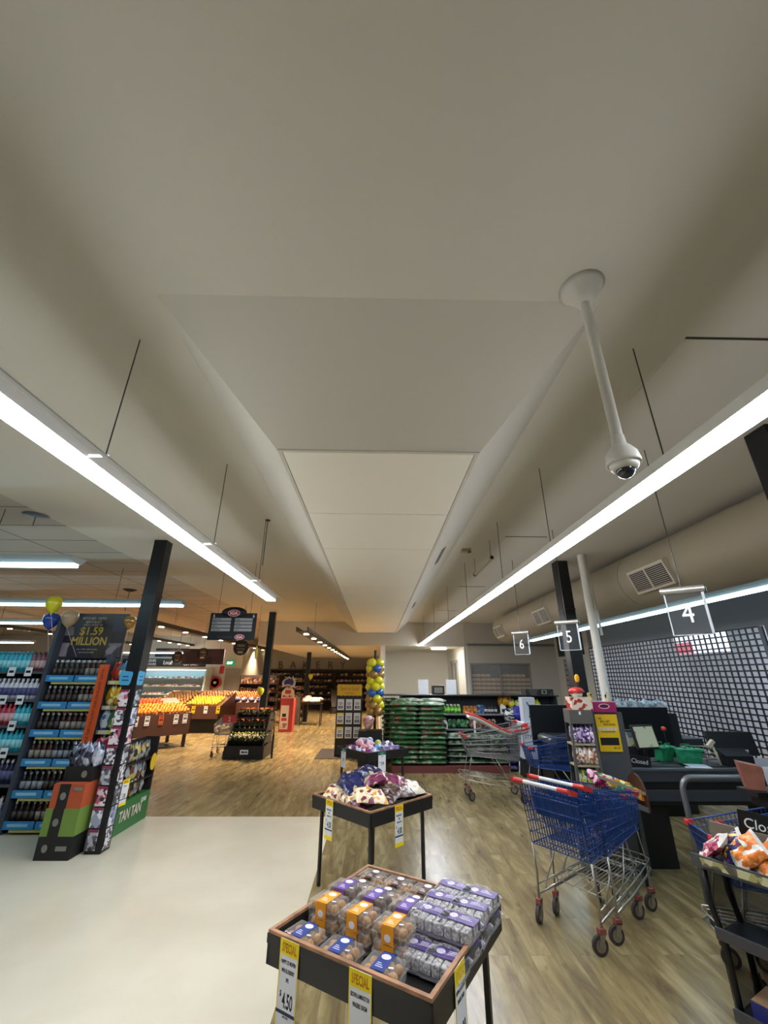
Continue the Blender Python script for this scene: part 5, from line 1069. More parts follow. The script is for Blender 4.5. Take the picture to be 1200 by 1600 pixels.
# ---------------------------------------------------------------- meat department
cab = mat('cabinet_pale', '#c3cfd2', .4)
root = thing('meat_cabinet', 'open lit refrigerated meat cabinet with a dark FRESH MEAT banner', 'cabinet', (-10.75, 19.55, 0)); L_ = 3.15
b = MB(); b.bb((0, .75, 0), (L_, .85, 2.1), cab); b.bb((0, 0, 0), (L_, .75, .45), cab); b.build('carcass', root)
b = MB(); b.bb((0, 0, 1.96), (L_, .8, 2.08), cab); b.build('canopy', root)
for x in (0, L_-.06): MB().prism([(x, 0, .45), (x, .75, .45), (x, .75, 2.0), (x, .25, 2.0)], (.06, 0, 0), cab).build('end_panel', root)
MB().bb((.08, .30, 1.93), (L_-.08, .36, 1.955), mat('cabinet_glow', '#c8f4ff', .4, emit=7)).build('cabinet_light', root)
for k, z in enumerate((.62, .95, 1.28, 1.6)): MB().bb((.06, .10+.09*k, z-.02), (L_-.06, .75, z), mat('fridge_shelf', '#9fb4b8', .4)).build('shelf', root)
b = MB(); b.bb((0, -.03, 2.08), (L_, .0, 2.42), mat('banner_black', '#16181c', .5)); b.build('banner', root)
text([('REAL COLOURS', .10, .05, 2.28, 'LEFT', .85), ('REAL FLAVOURS', .10, .05, 2.13, 'LEFT', .85), ('FRESH MEAT', .11, 2.5, 2.28, 'CENTER', .85), ('CUT DAILY', .11, 2.5, 2.13, 'CENTER', .85), ('Local', .16, 1.45, 2.17, 'CENTER', .8)], mat('banner_white', '#c8ccd0', .5), root); LAST[0].location = (0, -.032, 0)
mp_ = mat('meat_tray', '#a86a66', .35, prt=(['#8c3a3a', '#d8dcdc', '#b05a54', '#e6ecec', '#5c2c2e'], 14)); mt_ = Once(MB().bb((-.09, -.1, 0), (.09, .1, .05), mp_).build('meat_tray', label='x', cat='meat tray', group='trays in the meat cabinet'))
for k, z in enumerate((.62, .95, 1.28, 1.6)):
    for i in range(14):
        if random.random() < .1: continue
        mt_(loc=(-10.75+.2+.2*i, 19.55+.30+.09*k, z), rot=(D(18), 0, 0), label='meat tray on the %s shelf of the lit cabinet, %s from left' % (('lowest', 'second', 'third', 'top')[k], ORD[i]))
b = MB(); b.bb((-10.4, 20.44, 2.52), (-8.9, 20.48, 2.9), mat('steak_photo', '#3a2c34', .5, prt=(['#2c2430', '#4a343a', '#6a4a48', '#201c24'], 4))); b.build('meat_poster', label='long dark photograph panel on the wall above the meat cabinet', cat='poster')
b = MB(); b.bb((-8.0, 17.95, 2.15), (-6.3, 18.0, 2.75), mat('produce_photo', '#3c2c3a', .5, prt=(['#3a2a3a', '#4a3446', '#2c2230'], 3))); b.build('produce_banner', label='dark purple hanging panel behind the round produce signs', cat='panel')
o = bpy.data.objects['produce_banner']
for x in (-7.8, -6.5): MB().cyl((x, 17.97, 2.75), (x, 17.97, ZC), .006, WIRE, n=5).build('suspension_wire', o)
b = MB(); b.lathe([(.26, 0), (.26, .10), (.19, .105), (.19, .0)], (0, 0, 0), RED, n=28, R=Matrix.Rotation(D(90), 3, 'X')); b.cyl((0, -.11, 0), (0, .0, 0), .06, CARDW, n=14); r = b.build('fire_hose_reel', label='round red fire hose reel on the white wall behind the fruit', cat='hose reel', loc=(-7.4, 20.48, 1.42))
MB().tube([(-.1, -.05, -.25), (-.2, -.05, -.5), (-.25, -.05, -.75)], .02, mat('hose_red', '#6a2a28', .6), 6).build('hose', r)
root = thing('exit_sign', 'small lit green exit sign on the white wall above the door', 'sign', (-6.82, 20.45, 2.16)); MB().bb((-.19, -.05, 0), (.19, .04, .22), mat('exit_body', '#1f7a4a', .5, emit=.6)).build('body', root)
text([('EXIT', .11, -.02, .055, 'CENTER', .8)], mat('exit_letters', '#e6fff2', .5, emit=3), root); LAST[0].location = (0, -.052, 0)
MB().bb((-.1, -.01, 0), (.1, 0, .34), RED).build('hose_sign', label='small red vertical sign beside the exit sign', cat='sign', loc=(-7.2, 20.49, 1.8))
b = MB(); b.bb((-7.0, 20.44, 0), (-6.32, 20.5, 2.02), mat('door_grey', '#8b857c', .5)); d2 = b.build('door_2', kind='structure')
MB().bb((-6.9, 20.42, 1.0), (-6.88, 20.44, 1.15), CHROME).build('door_handle', d2)

# ---------------------------------------------------------------- produce benches
def bench(loc, rz, L_, dp, label, h=.78, fz=.30, legs=True, solid=False):
    root = thing('produce_bench', label, 'bench', loc, rz, 'brown produce benches')
    b = MB(); b.bb((0, 0, fz), (L_, .03, h), BROWN); b.bb((L_-.03, 0, fz), (L_, dp, h), BROWN); b.bb((0, 0, fz), (.03, dp, h), BROWN); b.prism([(0, .03, h-.01), (0, dp, h+dp*.26), (0, dp, fz), (0, .03, fz)], (L_, 0, 0), BROWN); b.build('fascia', root)
    for x in ([.06, L_*.5, L_-.12]): MB().bb((x, .03, 0), (x+.07, .10, fz), BLACK).build('leg', root)
    for x in ([.06, L_-.12]): MB().bb((x, dp-.12, 0), (x+.07, dp-.05, fz), BLACK).build('leg', root)
    if solid: MB().bb((.1, .15, 0), (L_-.1, dp-.1, fz), BLACK).build('plinth', root)
    return root
def fruit(kind, m_, r=.038, el=1):
    b = MB(); b.sphere((0, 0, 0), (r, r, r*el), m_, 9, 6); return Once(b.build(kind, label='x', cat=kind.replace('_', ' ')))
def heap(o, loc, rz, x0, x1, y0, y1, h, sp, label, group, slope=.36, jit=.006, z_extra=0, layers=1):
    c, s_ = cos(rz), sin(rz); ny = int((y1-y0)/sp); nx = int((x1-x0)/sp)
    for j in range(ny):
        for i in range(nx):
            x = x0+sp*(i+.5)+(sp/2 if j % 2 else 0); y = y0+sp*(j+.5)
            if x > x1: continue
            z = h+.03+y*slope+random.uniform(-.006, .014); x += random.uniform(-.012, .012); y2 = y+random.uniform(-.012, .012)
            o(loc=(loc[0]+x*c-y2*s_, loc[1]+x*s_+y2*c, z+random.uniform(0, jit)), rz=random.uniform(0, 6), label=label, group=group)
OR_ = fruit('orange', mat('orange_peel', '#d96c0c', .5, noise=('#e08418', 12)))
MD = fruit('mandarin', mat('mandarin_peel', '#cc4a10', .5)); LM = fruit('lemon', mat('lemon_peel', '#c99c14', .5), .036, 1.25)
PO = fruit('potato', mat('potato_skin', '#8c683a', .8, noise=('#6e4c28', 20)), .045, .75); AP = fruit('apple', mat('apple_skin', '#b0402c', .35, noise=('#d08a4c', 10)), .04, .92); ON = fruit('onion', mat('onion_skin', '#8a4a30', .4, noise=('#b07a4c', 20)), .04, .9)
PE = fruit('peach', mat('peach_skin', '#c46c3a', .5, noise=('#c89050', 10)), .04)
L1 = (-6.15, 11.05, 0); a1 = D(45)
bench(L1, a1, 1.72, 1.25, 'nearest brown fruit bench heaped with oranges', .80)
heap(OR_, L1, a1, .03, 1.70, .04, .75, .80, .082, 'orange in the heap on the nearest brown fruit bench', 'oranges on the nearest bench', .26)
heap(MD, L1, a1, .03, 1.2, .76, 1.2, .80, .09, 'deep orange mandarin behind the oranges on the nearest bench', 'mandarins behind the oranges', .26)
L2_ = (-7.4, 14.85, 0); bench(L2_, 0, 2.3, 1.5, 'brown bench of potatoes and lemons behind the orange bench', .80, .42, solid=True)
heap(PO, L2_, 0, .05, 1.05, .05, 1.4, .80, .10, 'brown potato at the left of the second bench', 'potatoes on the second bench', .26)
heap(LM, L2_, 0, 1.15, 2.25, .05, .85, .80, .085, 'yellow lemon at the front right of the second bench', 'lemons on the second bench', .26)
heap(ON, L2_, 0, 1.15, 2.25, .9, 1.42, .80, .10, 'brown onion behind the lemons on the second bench', 'onions behind the lemons', .26)
L3 = (-8.1, 17.0, 0); bench(L3, 0, 1.7, 0.85, 'far brown bench of apples and peaches in front of the white wall', .85, .42, solid=True)
heap(AP, L3, 0, .05, .8, .05, .8, .90, .09, 'red apple on the left of the far bench', 'apples on the far bench', .26)
heap(PE, L3, 0, .85, 1.65, .05, .8, .90, .09, 'peach coloured fruit on the right of the far bench', 'peaches on the far bench', .26)
L4 = (-6.1, 16.5, 0); bench(L4, D(0), 1.9, 1.2, 'right-hand brown bench with purple net bags and oranges', .82, .42, solid=True)
heap(OR_, L4, D(0), .1, 1.8, .38, 1.12, .82, .088, 'orange behind the purple bags on the right-hand bench', 'oranges on the right-hand bench', .26)
pb = Once(MB().bag((0, 0, 0), (.22, .2, .13), mat('purple_net', '#5c5aa0', .4, prt=(['#6a6ab4', '#8a8ac8', '#3f3f80', '#c0c0e0'], 18)), seed=4, crump=.3).build('purple_produce_bag', label='x', cat='bag', group='purple bags on the right-hand bench'))
for i in range(7):
    x = .14+.27*i; y = .18; c, s_ = 1, 0; pb(loc=(L4[0]+x*c-y*s_, L4[1]+x*s_+y*c, .91), rz=D(35)+.2*i, label='purple bag of produce on the far bench, %s from left' % ORD[i])
L5 = (-10.1, 13.1, 0); bench(L5, D(20), 2.6, 1.3, 'left brown bench of apples beyond the orange bench', .84, .42, solid=True)
heap(AP, L5, D(20), .05, 1.4, .05, 1.2, .84, .1, 'red and yellow apple on the left bench', 'apples on the left bench', .26)
heap(PE, L5, D(20), 1.45, 2.55, .05, 1.2, .84, .1, 'peach coloured fruit on the left bench', 'peaches on the left bench', .26)
# bench price cards
def bcard(loc, rz, label, c='white', w_=.115, h_=.22, grp='price cards on the produce benches'):
    key = 'bc'+c
    if key not in tk:
        b = MB(); b.bb((-w_/2, 0, -h_), (w_/2, .002, 0), CARDW if c == 'white' else mat('card_'+c, {'yellow': '#e0b81c', 'orange': '#c25a2c'}[c], .5))
        b.bb((-w_*.36, -.001, -.03), (w_*.36, 0, -.018), INK); b.bb((-w_*.3, -.001, -.05), (w_*.3, 0, -.04), INK); b.bb((-w_*.32, -.001, -.13), (-.004, 0, -.08), INK); b.bb((.006, -.001, -.13), (w_*.34, 0, -.08), INK); b.bb((-w_*.4, -.001, -.20), (w_*.4, 0, -.19), INK)
        tk[key] = Once(b.build('bench_price_card', label='x', cat='price card', group=grp))
    tk[key](loc=loc, rz=rz, label=label)
def onb(L, rz, x, z): return (L[0]+x*cos(rz)+.012*sin(rz), L[1]+x*sin(rz)-.012*cos(rz), z)
for i, (x, c) in enumerate(((.15, 'white'), (.36, 'white'), (.62, 'white'), (.95, 'orange'), (1.32, 'white'), (1.55, 'white'))): bcard(onb(L1, a1, x, .78), a1, '%s price card, number %s from the left, on the orange bench' % (c, ('one', 'two', 'three', 'four', 'five', 'six')[i]), c)
for i, (x, c) in enumerate(((.5, 'white'), (.95, 'white'), (1.45, 'yellow'), (1.85, 'white'), (2.25, 'yellow'))): bcard(onb(L2_, 0, x, .80), 0, '%s price card, number %s from the left, on the lemon bench' % (c, ('one', 'two', 'three', 'four', 'five')[i]), c)
for i, x in enumerate((.3, .9)): bcard(onb(L4, 0, x, .82), 0, 'white price card, %s on the purple bag bench' % ('left', 'right')[i])
# round hanging produce signs and banana
def rsign(x, y, z, r, label):
    root = thing('round_sign', label, 'sign', (x, y, z), 0, 'round brown hanging produce signs'); b = MB(); b.lathe([(r, -.01), (r, .01)], (0, 0, 0), mat('round_brown', '#2c221c', .6), n=28, R=Matrix.Rotation(D(90), 3, 'X')); b.build('disc', root)
    b = MB(); b.bb((-r*.35, -.014, -r*.75), (r*.35, -.011, -r*.45), mat('sign_tag', '#9c8e7c', .6)); b.build('tag', root)
    text([('FRESH', r*.32, 0, r*.1, 'CENTER', .8), ('fruit & veg', r*.2, 0, -r*.25, 'CENTER', .8)], mat('sign_cream', '#b8a890', .6), root); LAST[0].location = (0, -.012, 0)
    MB().cyl((0, 0, r), (0, 0, ZC-z), .005, WIRE, n=5).build('suspension_wire', root)
rsign(-3.46, 11.0, 2.40, .19, 'large round brown hanging sign below the aisle number sign'); rsign(-6.0, 15.0, 2.42, .20, 'farther round brown hanging sign over the produce benches'); rsign(-7.4, 16.2, 2.36, .20, 'round brown hanging sign in front of the purple panel')
root = thing('hanging_banana', 'yellow banana ornament hanging next to the black column', 'ornament', (-3.03, 10.9, 2.28)); MB().lathe([(.008, -.155), (.025, -.13), (.04, -.05), (.042, .03), (.03, .10), (.012, .14), (.01, .16)], (0, 0, 0), mat('banana_yellow', '#e6d96a', .5), n=8).build('banana_body', root); MB().cyl((0, 0, .15), (0, 0, ZC-2.28), .003, WIRE, n=5).build('suspension_wire', root)
# aisle sign 6
def aisle_sign():
    root = thing('aisle_sign', 'black hanging aisle sign number 6 listing soft drinks, water, chips and nuts', 'sign', (-2.215, 6.5, 2.24)); w_ = .71; h_ = .40
    MB().bb((-w_/2, -.012, 0), (w_/2, .012, h_), mat('sign_black', '#14141a', .5)).build('board', root)
    MB().lathe([(.19, -.018), (.19, .018)], (0, 0, h_-.0), mat('sign_black', '#14141a'), n=32, R=Matrix.Rotation(D(90), 3, 'X')).build('oval_head', root).scale = (1, 1, .43)
    LAST[0].location = (0, 0, h_*.60)
    gr = mat('slat_grey', '#9a9ba0', .6); b = MB()
    for c_ in (0, 1):
        for k in range(4): b.bb((-.315+.345*c_, -.015, .285-.052*k), (-.03+.33*c_, -.0125, .325-.052*k), gr)
    b.build('name_slats', root)
    L_ = [('Soft Drinks', 0, 0), ('Water', 0, 1), ('Mixers', 0, 2), ('Soda Water', 0, 3), ('Chips', 1, 0), ('Snacks', 1, 1), ('Popcorn', 1, 2), ('Nuts', 1, 3)]
    text([(s_, .021, -.30+.345*c_, .295-.052*k, 'LEFT', .85) for s_, c_, k in L_], INK, root, 'aisle_words', .01); LAST[0].location = (0, -.0152, 0)
    text([('6', .05, -.30, .335, 'CENTER', .9), ('6', .05, .31, .335, 'CENTER', .9)], CARDW, root, 'numerals', .01); LAST[0].location = (0, -.0125, 0)
    text([('Supermarket', .032, -.10, .03, 'CENTER', .9)], mat('sign_dim', '#3c3c46', .5), root, 'faint_words', .0); LAST[0].location = (0, -.0125, 0)
    rr = mat('logo_red', '#b02a35', .5)
    for x, z, s_, y in ((0, h_, 1, -.019), (.13, .045, .78, -.0128)):
        b = MB(); b.prism([(x+.095*s_*cos(t*pi/12), y, z+.052*s_*sin(t*pi/12)) for t in range(24)], (0, .0006, 0), CARDW); b.prism([(x+.088*s_*cos(t*pi/12), y-.0006, z+.046*s_*sin(t*pi/12)) for t in range(24)], (0, .0006, 0), rr); b.build('logo_oval', root)
        text([('IGA', .05*s_, x, z-.024*s_, 'CENTER', 1.0)], CARDW, root, 'logo_letters', .03); LAST[0].location = (0, y-.001, 0)
    for x in (-.25, .25): MB().cyl((x, 0, h_), (x, 0, ZC-2.24), .003, WIRE, n=5).build('suspension_wire', root)
aisle_sign()

# ---------------------------------------------------------------- flower stand
root = thing('flower_stand', 'black tiered stand of potted flowers in the aisle', 'stand', (-2.95, 10.53, 0)); fb = mat('stand_black', '#151415', .5)
MB().bb((-.44, 0, 0), (.44, .8, .26), fb).build('base', root)
for k, (y, z) in enumerate(((.10, .46), (.30, .70), (.48, .92))):
    b = MB(); b.bb((-.43+.03*k, y, z-.2), (.42, y+.34, z-.17), fb); b.bb((-.43+.03*k, y, z-.2), (.42, y+.015, z-.11), fb); b.build('tier', root)
for x in (-.41, .40): MB().prism([(x, 0, .26), (x, .78, .26), (x, .78, .9), (x, .45, .9)], (.02, 0, 0), fb).build('side_panel', root)
o = MB().bb((-.08, -.006, .10), (.10, 0, .19), CARDW).build('price_plate', root)
b = MB(); b.bb((-.05, -.008, .13), (.02, -.006, .16), INK); b.bb((.035, -.008, .13), (.08, -.006, .16), INK); b.build('plate_print', o)
leafm = mat('leaf_green', '#26381c', .6, noise=('#3c5428', 12)); 
def pot(flc, name):
    root = thing('potted_flower', 'x', 'potted plant'); MB().lathe([(.035, 0), (.05, .10), (.054, .10)], (0, 0, 0), fb, n=10).build('pot', root)
    rn = random.Random(hash(name) % 99 if 0 else len(name)); b = MB()
    for k in range(16):
        a = rn.uniform(0, 6.28); r_ = rn.uniform(.02, .09); z = rn.uniform(.11, .20); b.add([(0, 0, .10), (r_*cos(a-.3), r_*sin(a-.3), z), (1.25*r_*cos(a), 1.25*r_*sin(a), z+.02), (r_*cos(a+.3), r_*sin(a+.3), z)], [(0, 1, 2, 3)], leafm)
    b.build('leaves', root)
    m_ = mat('petal_'+name, flc, .6); b = MB()
    for k in range(6): a = rn.uniform(0, 6.28); r_ = rn.uniform(.01, .07); b.sphere((r_*cos(a), r_*sin(a), rn.uniform(.17, .24)), (.022, .022, .014), m_, 7, 4)
    b.build('blossom', root); return Once(root)
PF = {n: pot(c, n) for n, c in (('orange', '#cc6a26'), ('white', '#d8d4b0'), ('cream', '#c8c86a'), ('dark_red', '#7c2c1c'))}
TN = ('lowest', 'second', 'third', 'top')
for tier, (y, z) in enumerate(((.02, .261), (.20, .291), (.40, .531), (.62, .751))):
    for r_ in range(2 if tier == 3 else 1):
        for i in range(7):
            n = ('white', 'cream', 'dark_red', 'orange')[tier] if (i+tier) % 3 else ('white', 'cream', 'orange', 'dark_red')[tier]
            PF[n](loc=(-2.95-.35+.117*i, 10.53+y+.07+.12*r_, z+(0 if tier else 0)), rz=i*1.9+tier, label='%s pot on the %s tier of the flower stand, %s from left' % (n.replace('_', ' '), TN[tier], ('one', 'two', 'three', 'four', 'five', 'six', 'seven')[i]) + (', rear row' if r_ else ''), group='potted flowers on the black stand')
b = MB(); b.box((0, 0, 0), (.02, .22, .46), mat('side_poster', '#c9a06a', .5, prt=(['#c9b08a', '#b06a4a', '#d8c8a8', '#8a5a3a'], 7))); b.bb((-.012, -.1, -.2), (.012, .1, 0), mat('poster_yellow', '#e0b81c')); b.bb((-.014, -.07, -.15), (.014, .07, -.06), INK)
b.build('flower_poster', label='narrow yellow and brown poster fixed at the right side of the flower stand', cat='poster', loc=(-2.36, 10.72, .72), rz=.35)
p_ = bpy.data.objects['flower_poster']; MB().bb((-.02, -.03, -.715), (.02, .03, -.23), BLACK).build('poster_leg', p_)
# wire cart with garlic
sc_ = trolley('small wire cart piled with pale garlic and lettuce beside the flower stand', (-3.62, 11.35, 0), D(-90), SILV, None, 1.2, False, .82)
b = MB(); b.bb((-.16, 0, 0), (.16, .005, .16), mat('red_ticket', '#b03a36', .5)); o = b.build('red_ticket', label='red price ticket with a white mark on the garlic cart', cat='ticket', loc=(-3.40, 10.66, .72)); text([('2', .09, 0, .03, 'CENTER', .9)], CARDW, o)
GA = fruit('garlic_bulb', mat('garlic_skin', '#cfc3a4', .6, noise=('#b0a484', 20)), .045, .85)
for k in range(26): GA(loc=(-3.62+random.uniform(-.16, .16), 10.78+random.uniform(-.02, .4), .52+random.uniform(0, .08)), label='pale garlic bulb in the wire cart by the flower stand', group='garlic bulbs in the wire cart')
# red carton stand with the country shaped topper
root = thing('carton_stand', 'red and white printed carton stand beyond the flower stand', 'stand', (-3.02, 15.35, 0)); rp = mat('stand_red', '#a8302c', .5)
MB().bb((-.22, 0, 0), (.22, .4, 1.02), rp).build('carton', root)
b = MB(); b.bb((-.19, -.004, .08), (.08, 0, .80), mat('print_cream', '#cdb8a0', .5)); b.bb((-.13, -.006, .45), (.0, -.004, .55), INK); b.bb((-.15, -.006, .33), (.03, -.004, .42), rp); b.bb((-.15, -.006, .12), (.05, -.004, .26), mat('print_food', '#8a5a48', .5, prt=(['#8a5a48', '#c9a890', '#a83c34'], 12))); b.build('front_print', root)
b = MB(); b.prism([(-.22, 0, 1.02), (.22, 0, 1.02), (.21, 0, 1.26), (.12, 0, 1.33), (-.1, 0, 1.33), (-.2, 0, 1.24)], (0, .02, 0), mat('print_cream', '#cdb8a0')); b.bb((-.10, -.004, 1.16), (.10, 0, 1.28), rp); b.bb((-.18, -.004, 1.05), (.18, 0, 1.12), mat('print_food', '#8a5a48')); b.build('header_card', root)
root = thing('country_sign', 'white edged sign shaped like a country outline with a dark blue middle', 'sign', (-3.05, 15.5, 1.36)); A_ = [(-.2, .0), (-.24, .14), (-.16, .26), (-.06, .30), (0, .36), (.05, .30), (.1, .31), (.13, .38), (.17, .28), (.24, .18), (.22, .04), (.12, -.02), (.04, .05), (-.1, .04)]
MB().prism([(x, 0, z) for x, z in A_], (0, .01, 0), mat('outline_white', '#b8b4b8', .5)).build('outline', root); MB().prism([(x*.72, -.004, .07+z*.66) for x, z in A_], (0, .004, 0), mat('country_blue', '#2c2c64', .5)).build('blue_shape', root); MB().cyl((0, .006, -.04), (0, .006, .05), .008, WIRE).build('support', root)
balloon('yellow', (-2.9, 11.22, 1.38), 'single yellow balloon at the black column behind the flower stand', 'loose balloons', (0, 0, 0), .9)
balloon('yellow', (-2.75, 18.5, 1.72), 'yellow balloon tied to the far black column', 'loose balloons', (0, 0, 0), 1)
MB().cyl((-2.9, 11.22, .75), (-2.9, 11.22, 1.26), .003, CARDW, n=5).build('balloon_string', label='thin string of the single yellow balloon', cat='string')
# ---------------------------------------------------------------- left gondola
GP = mat('upright_grey', '#3a404c', .5); BLS = mat('label_blue', '#2f7fb8', .5); 
def strip_label(x0, x1, y, z, parent_z=0):
    pass
GY = 5.9
root = thing('end_shelving', 'dark grey shelving bay of sauce bottles with blue shelf strips', 'shelving', (-4.36, GY, 0))
MB().bb((0, .42, 0), (.74, .46, 2.0), SB).build('back_panel', root)
for x in (-.05, .74): MB().bb((x, -.03, 0), (x+.05, .42, 2.0 if x > 0 else 2.45), GP).build('upright', root)
ZS = (.10, .41, .74, 1.06, 1.38, 1.70)
for z in ZS:
    s_ = MB().bb((0, 0, z-.03), (.74, .42, z), SH).build('shelf', root)
    b = MB(); b.bb((0, -.02, z-.045), (.36, -.008, z+.035), BLS); b.bb((.38, -.02, z-.045), (.74, -.008, z+.035), BLS)
    for x in (.05, .43): b.bb((x, -.022, z-.018), (x+.24, -.020, z+.012), mat('strip_light_blue', '#8cc0dc', .5))
    b.bb((.08, -.012, z-.075), (.70, -.004, z-.05), mat('ticket_strip_yellow', '#b0a65c', .5)); b.build('shelf_strip', s_)
GBN = ('lowest', 'second', 'third', 'fourth', 'fifth', 'top')
bt = [Once(bottle_me('#1c1210', '#c9c9c6', .225, .030, '#3c3430').build('sauce_bottle', label='x', cat='bottle')), Once(bottle_me('#3a1412', '#b9b9b4', .225, .030, '#8c867c').build('sauce_bottle', label='x', cat='bottle')), Once(bottle_me('#10141c', '#a8aeb4', .22, .030, '#8a9098').build('sauce_bottle', label='x', cat='bottle'))]
for k, z in enumerate(ZS):
    for r_ in range(3):
        for i in range(10):
            bt[(k*2+i//4+r_//2) % 3 if k < 4 else (0 if i < 6 else 1)](loc=(-4.36+.045+.072*i, GY+.05+.08*r_, z), rz=random.uniform(0, 6), label='dark sauce bottle, %s shelf of the sauce bay, %s row, %s from left' % (GBN[k], ('front', 'middle', 'rear')[r_], ORD[i]), group='sauce bottles on the %s shelf' % GBN[k])
# orange strip
o = MB().box((0, 0, 0), (.125, .012, .98), mat('strip_orange', '#d2541f', .5)).build('orange_clip_strip', label='long orange vertical banner strip in front of the sauce bottles', cat='banner', loc=(-3.60, GY-.06, 1.38)); o.rotation_euler = (0, D(0), 0)
text([('FOR THE TOUGHEST JOBS ON PLANET EARTH', .034, 0, -.012, 'CENTER', .85)], INK, o); LAST[0].rotation_euler = (0, D(90), 0); LAST[0].location = (0, -.007, 0); LAST[0].rotation_euler = (0, D(-90), 0)
# bay C
root = thing('end_shelving', 'shelving bay of bright yellow, blue and red packs behind the column', 'shelving', (-3.54, GY, 0))
MB().bb((0, .22, 0), (.32, .25, 1.95), SB).build('back_panel', root)
ZC2 = (.10, .45, .78, 1.08, 1.36, 1.66)
for z in ZC2: MB().bb((0, 0, z-.03), (.32, .22, z), SH).build('shelf', root).__class__; 
for z in ZC2: MB().bb((0, -.012, z-.035), (.32, -.004, z+.01), mat('ticket_strip_pale', '#b8b08a', .5, prt=(['#c9c4a8', '#d8c24a', '#d0ccc0', '#8a8468'], 14, (1, 1, .2)))).build('ticket_strip', root)
PKS = {'red': ['#a8322c', '#c85a3c', '#e0b840', '#8a2420'], 'blue': ['#3a78a8', '#74a8c4', '#e0d080', '#2c5a88'], 'yellow': ['#d8a816', '#e6c43c', '#b07c10', '#f0e0a0'], 'green': ['#5c7a48', '#98b070', '#d8dcc8', '#3c5a34'], 'pale_blue': ['#6a8ab0', '#a8bcd0', '#4c6c98', '#d0d8e0'], 'crimson': ['#a8203c', '#c84c5c', '#a8203c', '#e8c0c0'], 'black': ['#1c1c22', '#34343c', '#6c6c74', '#1c1c22']}
def pkt(c): return Once(MB().bag((0, 0, .11), (.125, .06, .24), mat('pkt_'+c, PKS[c][0], .3, prt=(PKS[c], 14)), seed=len(c), crump=.2).build('snack_pouch', label='x', cat='pouch'))
PK = {c: pkt(c) for c in PKS}
for k, (z, cs) in enumerate(zip(ZC2, (('black',)*4, ('black', 'black', 'crimson', 'crimson'), ('crimson', 'crimson', 'crimson', 'black'), ('pale_blue', 'pale_blue', 'green', 'green'), ('yellow',)*4, ('red', 'red', 'blue', 'blue')))):
    for i, c in enumerate((cs[0], cs[2], cs[3])): PK[c](loc=(-3.485+.098*i, GY+.05, z), rz=.05*i, scale=(1, 1, 1.0), label='%s pouch, place %s on the %s shelf of the bay behind the column' % (c.replace('_', ' '), ('one', 'two', 'three', 'four')[i], GBN[k]), group='pouches in the bay behind the column')
# bay A : toiletries
root = thing('end_shelving', 'shelving bay of white and teal bottles at the left edge of the picture', 'shelving', (-6.3, GY, 0))
MB().bb((0, .42, 0), (1.88, .46, 2.0), SB).build('back_panel', root)
ZA = (.10, .50, .84, 1.14, 1.44, 1.78)
for z in ZA:
    s_ = MB().bb((0, 0, z-.03), (1.88, .42, z), SH).build('shelf', root)
    b = MB()
    for x in (.98, 1.2, 1.42, 1.64): b.bb((x, -.014, z-.06), (x+.09, -.006, z+.05), CARDW); b.bb((x+.015, -.016, z-.02), (x+.075, -.014, z+.01), INK)
    b.build('price_tickets', s_)
BA = [Once(bottle_me(c, cap, .25, .036, lab).build('toiletry_bottle', label='x', cat='bottle')) for c, cap, lab in (('#c9c6d0', '#d8d6dc', '#4c4c78'), ('#b23a4c', '#c85060', '#d8a0a8'), ('#27a2b8', '#1f8a9c', '#8fd0da'), ('#2a2a48', '#c8c8d0', '#5c5c88'), ('#7a4a52', '#5a2c34', '#c0a0a0'))]
BAN = ('white', 'pinkish red', 'teal', 'dark blue', 'brownish red')
for k, z in enumerate(ZA):
    for i in range(13):
        x = -5.2+.062*i*1.0
        ci = {5: (4 if i > 8 else 2), 4: 0, 3: (1 if i < 9 else 2), 2: (0 if i < 7 else 2), 1: 3, 0: (0 if i % 2 else 3)}[k]
        for r_ in range(2): BA[ci](loc=(x, GY+.06+.09*r_, z), rz=random.uniform(0, 6), label='%s bottle, %s shelf of the left edge bay, %s row, %s from left' % (BAN[ci], GBN[k], ('front', 'rear')[r_], ORD[i]), group='bottles on the %s shelf of the left edge bay' % GBN[k])
# poster above
root = thing('prize_poster', 'dark prize poster reading 1.59 MILLION standing above the sauce bay', 'poster', (-4.02, GY+.1, 1.95))
MB().bb((-.46, 0, 0), (.50, .012, .60), mat('poster_dark', '#2c2626', .35, prt=(['#2a2424', '#3a3028', '#241f2c', '#332a22'], 3))).build('panel', root)
gdm = mat('gold_print', '#b89a3c', .5)
text([('$1.59', .105, .02, .31, 'CENTER', .95), ('MILLION', .105, .02, .175, 'CENTER', .85)], gdm, root, 'gold_lettering', .03); LAST[0].location = (0, -.003, 0)
text([('RITCHIES 150TH', .036, .02, .515, 'CENTER', .9), ('BIRTHDAY', .036, .02, .465, 'CENTER', .9), ('WIN A SHARE OF', .026, .02, .43, 'CENTER', .9), ('over 1 million dollars in prizes', .018, .02, .11, 'CENTER', .9), ('ask in store for details', .018, .02, .07, 'CENTER', .9)], mat('poster_cream', '#b4aca0', .6), root, 'white_lettering', .01); LAST[0].location = (0, -.003, 0)
b = MB(); pm2 = mat('poster_photo', '#6a6068', .4, prt=(['#7a6e74', '#5a5058', '#8c8088', '#484048'], 9)); b.bb((-.44, -.002, .02), (-.24, 0, .20), pm2); b.bb((.28, -.002, .02), (.48, 0, .2), pm2); b.bb((-.42, -.002, .30), (-.22, 0, .42), pm2); b.bb((.30, -.002, .36), (.48, 0, .58), mat('poster_violet', '#3c3848', .4)); b.build('photo_blocks', root)
